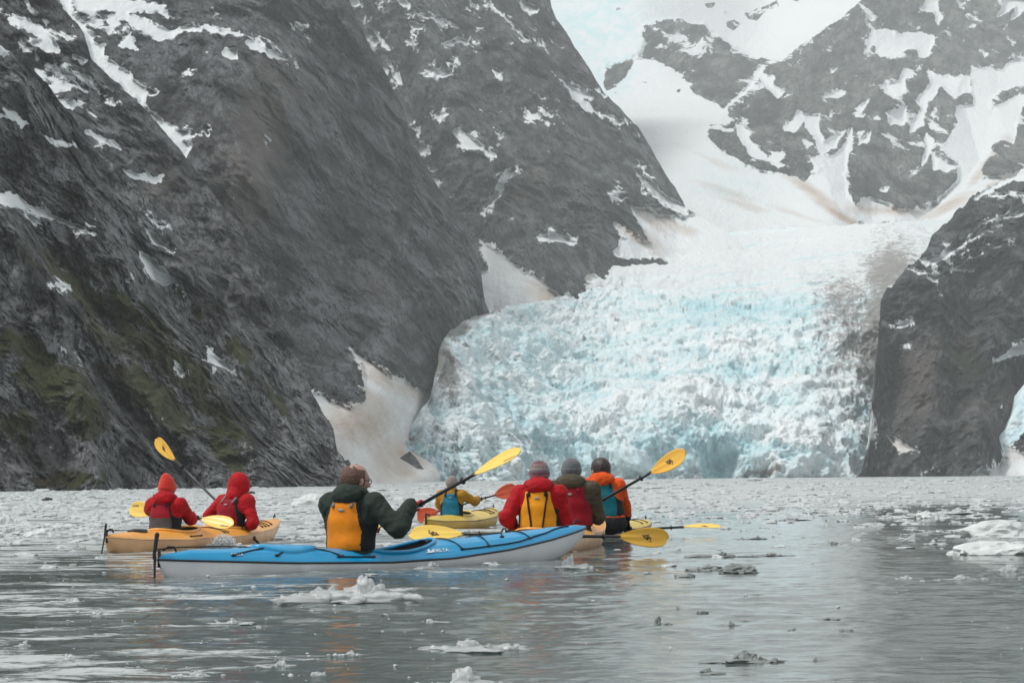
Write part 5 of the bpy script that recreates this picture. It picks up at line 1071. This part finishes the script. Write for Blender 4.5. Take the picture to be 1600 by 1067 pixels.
M_knit_stripe = knit('striped_knit', [(0.10, 0.055, 0.07), (0.28, 0.20, 0.20), (0.20, 0.03, 0.05), (0.07, 0.06, 0.09), (0.30, 0.25, 0.24)], 9.0)
def onboat(K3, x, y=0.0, z=0.0):
    ps, pb, rz = K3; c = (ps+pb)/2; return np.array([c[0]+x*math.cos(rz)-y*math.sin(rz), c[1]+x*math.sin(rz)+y*math.cos(rz), z])
def lerp(a, b, t): return np.array(a)*(1-t)+np.array(b)*t
CAMDIR = v3(0, -1, 0.05)
# 1 --- blue kayak, man in green
kb, Kb, B1 = kayak('long glossy blue kayak with white hull and black seam in front of all others', 247, 915, 19.95, 16.7, M_hullwhite, M_blue, 0.60,
    [(0, .135), (.08, .115), (.25, .075), (.45, .050), (.6, .062), (.75, .115), (.88, .19), (.96, .25), (1, .28)],
    [(0, .035), (.06, .085), (.2, .12), (.35, .115), (.5, .105), (.62, .14), (.75, .13), (.9, .09), (.97, .05), (1, .02)],
    [(-0.03, 0.98, 0.46, 0.03)], rudder=(0.02, 0.22, 0.22), keel=-0.11, rake=(0.05, 0.22), seam_r=0.009,
    bungees=[[(-1.35, -.80), (-0.95, 0.0), (-0.75, .8)], [(-1.30, .8), (-1.0, 0), (-0.72, -.82)], [(-1.75, -.8), (-1.2, -.1)], [(-0.75, -.84), (-0.40, -.86)], [(0.62, -.84), (0.55, 0), (0.62, .84)], [(0.95, -.84), (1.0, 0), (0.95, .84)], [(0.62, -.84), (1.35, -.86), (1.75, -.7), (2.1, -.35)], [(1.1, .6), (1.3, 0), (1.2, -.5)], [(1.5, .8), (1.45, 0), (1.5, -.8)], [(0.35, -.3), (0.42, .3)]],
    hatch=[(-1.15, 0.62, 0.34)])
def deckpos(root_, K, x0, uh, rot=0.0):
    def place(u, v, w): # letters run along the boat on its right side, standing up the deck
        x = x0+u; h_ = uh+v; ya = np.linspace(0, 1, 60); zz = [float(K.deck(x, -q*K.b(x)))+K.extra(x, -q*float(K.b(x))) for q in ya]
        s_ = np.concatenate([[0], np.cumsum(np.hypot(np.diff(ya)*float(K.b(x)), np.diff(zz)))]); tgt = s_[-1]-h_; q = np.interp(tgt, s_, ya); z = np.interp(q, ya, zz); return (x, -q*float(K.b(x))-0.004-w, z+0.004+w)
    return place
text_mesh('lettering', 'DELTA', 0.060, M_white, kb, deckpos(kb, Kb, 0.36, 0.085), 0.001, 0.25)
text_mesh('small_print', 'DELTA', 0.035, M_white, kb, deckpos(kb, Kb, -1.72, 0.07), 0.001, 0.2)
pl_ = deckpos(kb, Kb, 0.235, 0.085); vs = [pl_(u, v, 0.002) for u, v in [(a*.6, b*.8) for a, b in ((-.10, -.028), (.02, -.030), (.10, -.004), (.06, .012), (.0, -.012), (-.07, -.018), (-.03, .0), (.015, .026), (.005, .036), (-.04, .012))]]
mesh_np('wave_emblem', vs, [[0, 1, 4, 5], [1, 2, 3, 4], [5, 4, 7, 6], [6, 7, 8, 9]], M_white, kb, smooth=False)
s1 = onboat(B1, -0.45, 0, -0.055); tip = PW(809, 703, 17.2); grip = PW(655, 789, 18.05); d1 = (grip-tip)/np.linalg.norm(grip-tip); far = tip+d1*2.28
d1 = far-tip; 
paddle('black shafted paddle with a yellow blade raised right of the man in green', far, tip, v3(0.3, -0.6, 0.7), v3(0.35, -0.75, 0.55), M_blade2, 0.56, 0.17, 'print')
gL = lerp(grip, far, 0.62/np.linalg.norm(far-grip))
person('balding man in dark green jacket and orange life vest in the blue kayak', s1, B1[2], (gL, grip), d1, M_green, M_orangevest, None, 1.03, (0.03, 0.0), 0.38, -0.45, 0.10, 'down', ('balding', M_hair_red), True, M_glovered, scarf=M_greystrap, bulk=1.10, hs=1.20,
       hints=((0.05, 1.0, -0.55), (0.1, -0.7, -0.75)))
# 2 --- orange-tan tandem at the left, two people in red
kt, Kt, B2 = kayak('orange and tan tandem kayak at the left carrying two people in red', 166, 434, 27.2, 22.3, M_tan, M_orange_deck, 0.70,
    [(0, .17), (.1, .13), (.3, .10), (.6, .10), (.85, .15), (1, .235)], [(0, .03), (.1, .08), (.3, .10), (.6, .10), (.9, .07), (1, .03)], [(-0.75, 0.95, 0.46, 0.035), (0.75, 0.85, 0.46, 0.03)],
    rudder=(0.5, 0.14, 0.24), seam=M_tan, seam_r=0.006, bungees=[[(1.45, -.8), (1.5, 0), (1.45, .8)], [(1.6, -.8), (1.65, 0), (1.6, .8)], [(1.75, -.8), (1.8, 0), (1.75, .8)], [(1.9, -.8), (1.95, 0), (1.9, .8)], [(0.05, -.8), (0.1, 0), (0.05, .8)], [(0.15, -.8), (0.2, 0), (0.15, .8)], [(-0.95, -.92), (-0.7, -.93)]],
    hatch=[(-1.75, 0.30, 0.20)], keel=-0.12)
s2 = onboat(B2, -0.98, 0.02, -0.03); s3 = onboat(B2, 0.68, -0.03, -0.03)
A2_ = PW(201, 793, 24.8); B2_ = PW(362, 818, 24.0); dd = (B2_-A2_); mid = (A2_+B2_)/2; dd = dd/np.linalg.norm(dd); A2_, B2_ = B2_-dd*2.15, B2_
A2_ = PW(201, 793, 24.8)
paddle('yellow bladed paddle of the rear red paddler, dipping into a splash', A2_, B2_, v3(0.1, -1, 0.1), v3(0.05, -0.8, 0.6), M_blade2, 0.46, 0.19, 'print', printmat=M_print)
dd = (B2_-A2_)/np.linalg.norm(B2_-A2_); gR = PW(306, 812, 24.3); t_ = (gR-A2_)@dd; gR = A2_+dd*t_; gL = A2_+dd*(t_-0.62)
person('person in red beanie and grey panelled vest, rear seat of the left tandem', s2, B2[2], (gL, gR), dd, M_red, M_redvest, ('tall', M_knit_red), 0.90, (0.05, 0), -0.10, -0.2, 0, 'down', None, False, M_gloveblack, 'wide' if False else 'panel', M_greypanel, badge=False, scarf=M_blackcloth, bulk=1.02, hints=((-0.4, 0.6, -0.7), (-0.1, -0.6, -0.9)))
A3 = PW(241, 686, 26.6); C3 = PW(418, 862, 25.4); dd = (C3-A3)/np.linalg.norm(C3-A3); B3 = A3+dd*2.75
paddle('paddle of the hooded red paddler, one yellow blade high and the other under water', A3, B3, v3(-0.5, -0.8, -0.1), v3(-0.3, -0.8, -0.3), M_blade, 0.48, 0.17, 'mark')
gR = PW(386, 829, 25.6); t_ = (gR-A3)@dd; gR = A3+dd*t_; gL = A3+dd*(t_-0.56)
person('person with a red hood up and grey shoulder straps, front seat of the left tandem', s3, B2[2], (gL, gR), dd, M_red, M_redvest, None, 0.93, (0.13, -0.10), -0.15, 0, 0.05, 'up', None, False, M_gloveblack, badge=True, scarf=M_greystrap, bulk=1.0, hints=((-0.3, 0.6, -0.8), (-0.3, -0.4, -1.0)))
# 3 --- small yellow kayak far off in the middle
ky, Ky, B3k = kayak('small yellow kayak far off in the middle, pointing away', 666, 774, 34.6, 30.6, M_yellow, M_paleyellow, 0.64, [(0, .16), (.1, .13), (.4, .11), (.8, .15), (1, .24)], [(0, .03), (.1, .08), (.4, .10), (.8, .10), (1, .04)], [(-0.35, 0.85, 0.44, 0.03)],
    rudder=(0.1, 0.10, 0.12), seam=M_black, seam_r=0.005, bungees=[[(0.9, -.8), (0.95, .8)], [(1.1, -.8), (1.3, .8)], [(1.3, -.8), (1.1, .8)], [(1.6, -.8), (1.6, .8)]])
s4 = onboat(B3k, -0.75, 0.03, 0.01); A4 = PW(651, 808, 32.5); B4 = PW(807, 764, 32.2); dd = (B4-A4)/np.linalg.norm(B4-A4); c4 = A4; B4 = A4+dd*2.05 if False else B4
paddle('red bladed paddle held by the paddler in mustard yellow', A4, B4, v3(0.1, -1, 0.1), v3(0, -1, 0.1), M_red_blade, 0.36, 0.23, None, 0.013)
s4 = PW(706, 826, 31.9); s4[2] = 0.01
gR = PW(750, 784, 32.3); t_ = (gR-A4)@dd; gR = A4+dd*t_; gL = A4+dd*(t_-0.55)
person('person in mustard jacket, blue vest and taupe beanie in the small yellow kayak', s4, B3k[2], (gL, gR), dd, M_mustard, M_bluevest, ('plain', M_knit_taupe), 0.86, (0.0, 0), 0.1, 0.1, 0, 'collar', None, False, M_glovegrey, 'panel', badge=True, bulk=1.0, neck=M_mustard)
# 4 --- tan tandem behind the blue bow, red jacket and brown jacket
kr, Kr, B4k = kayak('tan tandem kayak half hidden behind the bow of the blue kayak', 785, 935, 24.7, 19.75, M_tan, M_orange_deck, 0.70, [(0, .20), (.1, .16), (.4, .13), (.8, .17), (1, .28)], [(0, .03), (.1, .08), (.4, .10), (.8, .09), (1, .03)], [(-0.80, 0.9, 0.46, 0.03), (0.45, 0.9, 0.46, 0.03)],
    seam=M_tan, seam_r=0.005, bungees=[[(-1.5, -.8), (-1.3, .8)], [(-1.3, -.8), (-1.5, .8)], [(-0.1, -.85), (-0.15, .85)], [(-0.25, -.85), (-0.2, .85)], [(-0.35, -.85), (-0.3, .85)]])
s5 = PW(843, 862, 21.4); s5[2] = 0.02; s6 = PW(893, 858, 22.6); s6[2] = 0.03
A5 = PW(640, 832, 19.55); B5 = PW(1046, 840, 20.2)
paddle('yellow bladed paddle lying flat across the kayaks behind the person in the striped beanie', A5, B5, v3(0, -0.75, 0.66), v3(0.05, -1, 0.15), M_blade, 0.52, 0.19, 'mark', matA=M_blade2)
dd = (B5-A5)/np.linalg.norm(B5-A5)
person('person in red jacket, strapped yellow vest and striped beanie near the blue bow', s5, B4k[2]+0.12, (PW(800, 834, 21.6), PW(874, 836, 21.75)), dd, M_red, M_yellowvest, ('deep', M_knit_stripe), 0.99, (0.03, 0), -0.05, 0.1, 0, 'down', None, False, M_gloveblack, 'wide', bulk=1.06, hints=((-0.25, 0.45, -1.0), (-0.25, -0.45, -1.0)), badge=True)
B6 = PW(1069, 708, 22.0); g6 = PW(925, 791, 22.95); dd = (g6-B6)/np.linalg.norm(g6-B6); A6 = B6+dd*2.2
paddle('paddle with a yellow blade raised against the glacier at right', A6, B6, v3(0, -0.7, 0.5), v3(-0.25, -0.85, 0.35), M_blade, 0.52, 0.20, 'mark')
person('person in olive brown jacket, crimson vest and grey beanie, between red and orange jackets', s6, B4k[2]+0.05, (g6+dd*0.62, g6), dd, M_brown, M_redvest, ('plain', M_knit_grey), 1.02, (0.02, 0.0), 0.05, 0.05, 0, 'down', None, False, M_gloveblack, 'full', bulk=1.12, vest_top=0.61, scarf=M_redvest, low=M_blackcloth, hints=((-0.3, 0.4, -1.0), (-0.25, -0.45, -1.0)), hood_k=1.2)
# 5 --- kayak with the person in orange
ko, Ko, B5k = kayak('pale yellow kayak pointing right, mostly hidden behind the people at its stern', 880, 1013, 29.6, 25.9, M_tan, M_paleyellow, 0.62, [(0, .10), (.1, .08), (.4, .06), (.8, .09), (1, .13)], [(0, .03), (.1, .08), (.4, .10), (.8, .08), (1, .03)], [(-0.1, 0.85, 0.44, 0.03)],
    seam=M_black, seam_r=0.005, bungees=[[(0.9, -.8), (1.0, .8)], [(1.3, -.8), (1.3, .8)]])
s7 = PW(952, 838, 26.6); s7[2] = 0.04
A7 = PW(1127, 820, 27.3); B7 = PW(955, 829, 27.1); dd = (B7-A7)/np.linalg.norm(B7-A7); B7 = A7+dd*2.2
paddle('paddle held low by the person in orange, its yellow blade nearly edge-on at far right', A7, B7, v3(0, -0.28, 1), v3(0, -0.3, 1), M_blade2, 0.52, 0.18, 'mark')
person('brown haired person in orange jacket and teal vest, rightmost of the paddlers', s7, B5k[2]+0.35, (A7+dd*1.75, A7+dd*1.22), dd, M_orangejacket, M_teal, None, 1.04, (0.02, 0.08), -0.15, 0.75, 0, 'down', ('short', M_hair), False, M_gloveblack, 'panel', bulk=1.04, badge=False, hs=1.2, low=M_blackcloth, hints=((-0.3, 0.4, -0.8), (-0.3, -0.5, -1.0)))
# ------------------------------------------------------------------ splash at the left tandem
def splash():
    rs = np.random.RandomState(3); m, nt, b = new_mat('spray'); b.inputs['Base Color'].default_value = (0.9, 0.93, 0.93, 1); b.inputs['Transmission Weight'].default_value = 0.5; b.inputs['Roughness'].default_value = 0.15; b.inputs['IOR'].default_value = 1.33
    c0 = GP(350, 23.95); vs, fs, n = [], [], 0; V0, F0 = ico(1)
    for i in range(2600):
        x = rs.uniform(-1, 1); e = abs(x)**2; top = 0.17-0.05*e; z = top*rs.beta(0.8, 2.0); sp_ = 0.11+0.05*(z < 0.04); r = rs.lognormal(0, 0.5)*0.0033
        st = rs.uniform(0.8, 2.0); q = V0*np.array([r, r, r*st])+np.array([x*sp_*(0.8+0.5*(1-z/0.2)), rs.normal(0, 0.035), z]); vs.append(q+c0); fs.append(F0+n); n += len(q)
    f = Field((-0.26, -0.1, -0.04), (0.26, 0.1, 0.2), 0.006)
    for i in range(9):
        x = rs.uniform(-.13, .13); y = rs.normal(0, .02); hgt = 0.11*rs.beta(1.5, 1.5)+0.02; lean_ = x*rs.uniform(0.1, 0.9)+rs.normal(0, .02); f.cone((x, y, -0.02), (x+lean_, y, hgt), 0.011, 0.0035, 0.004)
    V, Fq = f.skin(1); tri = np.concatenate([Fq[:, :3], Fq[:, [0, 2, 3]]]); vs.append(V+c0); fs.append(tri+n); n += len(V)
    tag(mesh_np('splash', np.concatenate(vs), np.concatenate(fs), m, smooth=True), 'white water thrown up by the rear red paddler\'s dipping blade', 'splash', kind='stuff')
splash()
# ------------------------------------------------------------------ haze: the valley air, one closed box round camera and scene
def haze():
    m = bpy.data.materials.new('valley_haze'); m.use_nodes = True; nt = m.node_tree; nt.nodes.clear()
    v = nt.nodes.new('ShaderNodeVolumePrincipled'); v.inputs['Color'].default_value = (0.93, 0.965, 0.97, 1); v.inputs['Density'].default_value = HAZE
    v.inputs['Anisotropy'].default_value = 0.0
    out = nt.nodes.new('ShaderNodeOutputMaterial'); nt.links.new(v.outputs[0], out.inputs['Volume'])
    x, y0, y1, z0, z1 = 3500, -90, 6500, -1500, 1500
    V = [(a, b, c) for a in (-x, x) for b in (y0, y1) for c in (z0, z1)]
    o = mesh_np('haze', V, [[0, 1, 3, 2], [4, 6, 7, 5], [0, 4, 5, 1], [2, 3, 7, 6], [0, 2, 6, 4], [1, 5, 7, 3]], m, smooth=False)
    tag(o, kind='stuff')
HAZE = 0.00017
haze()
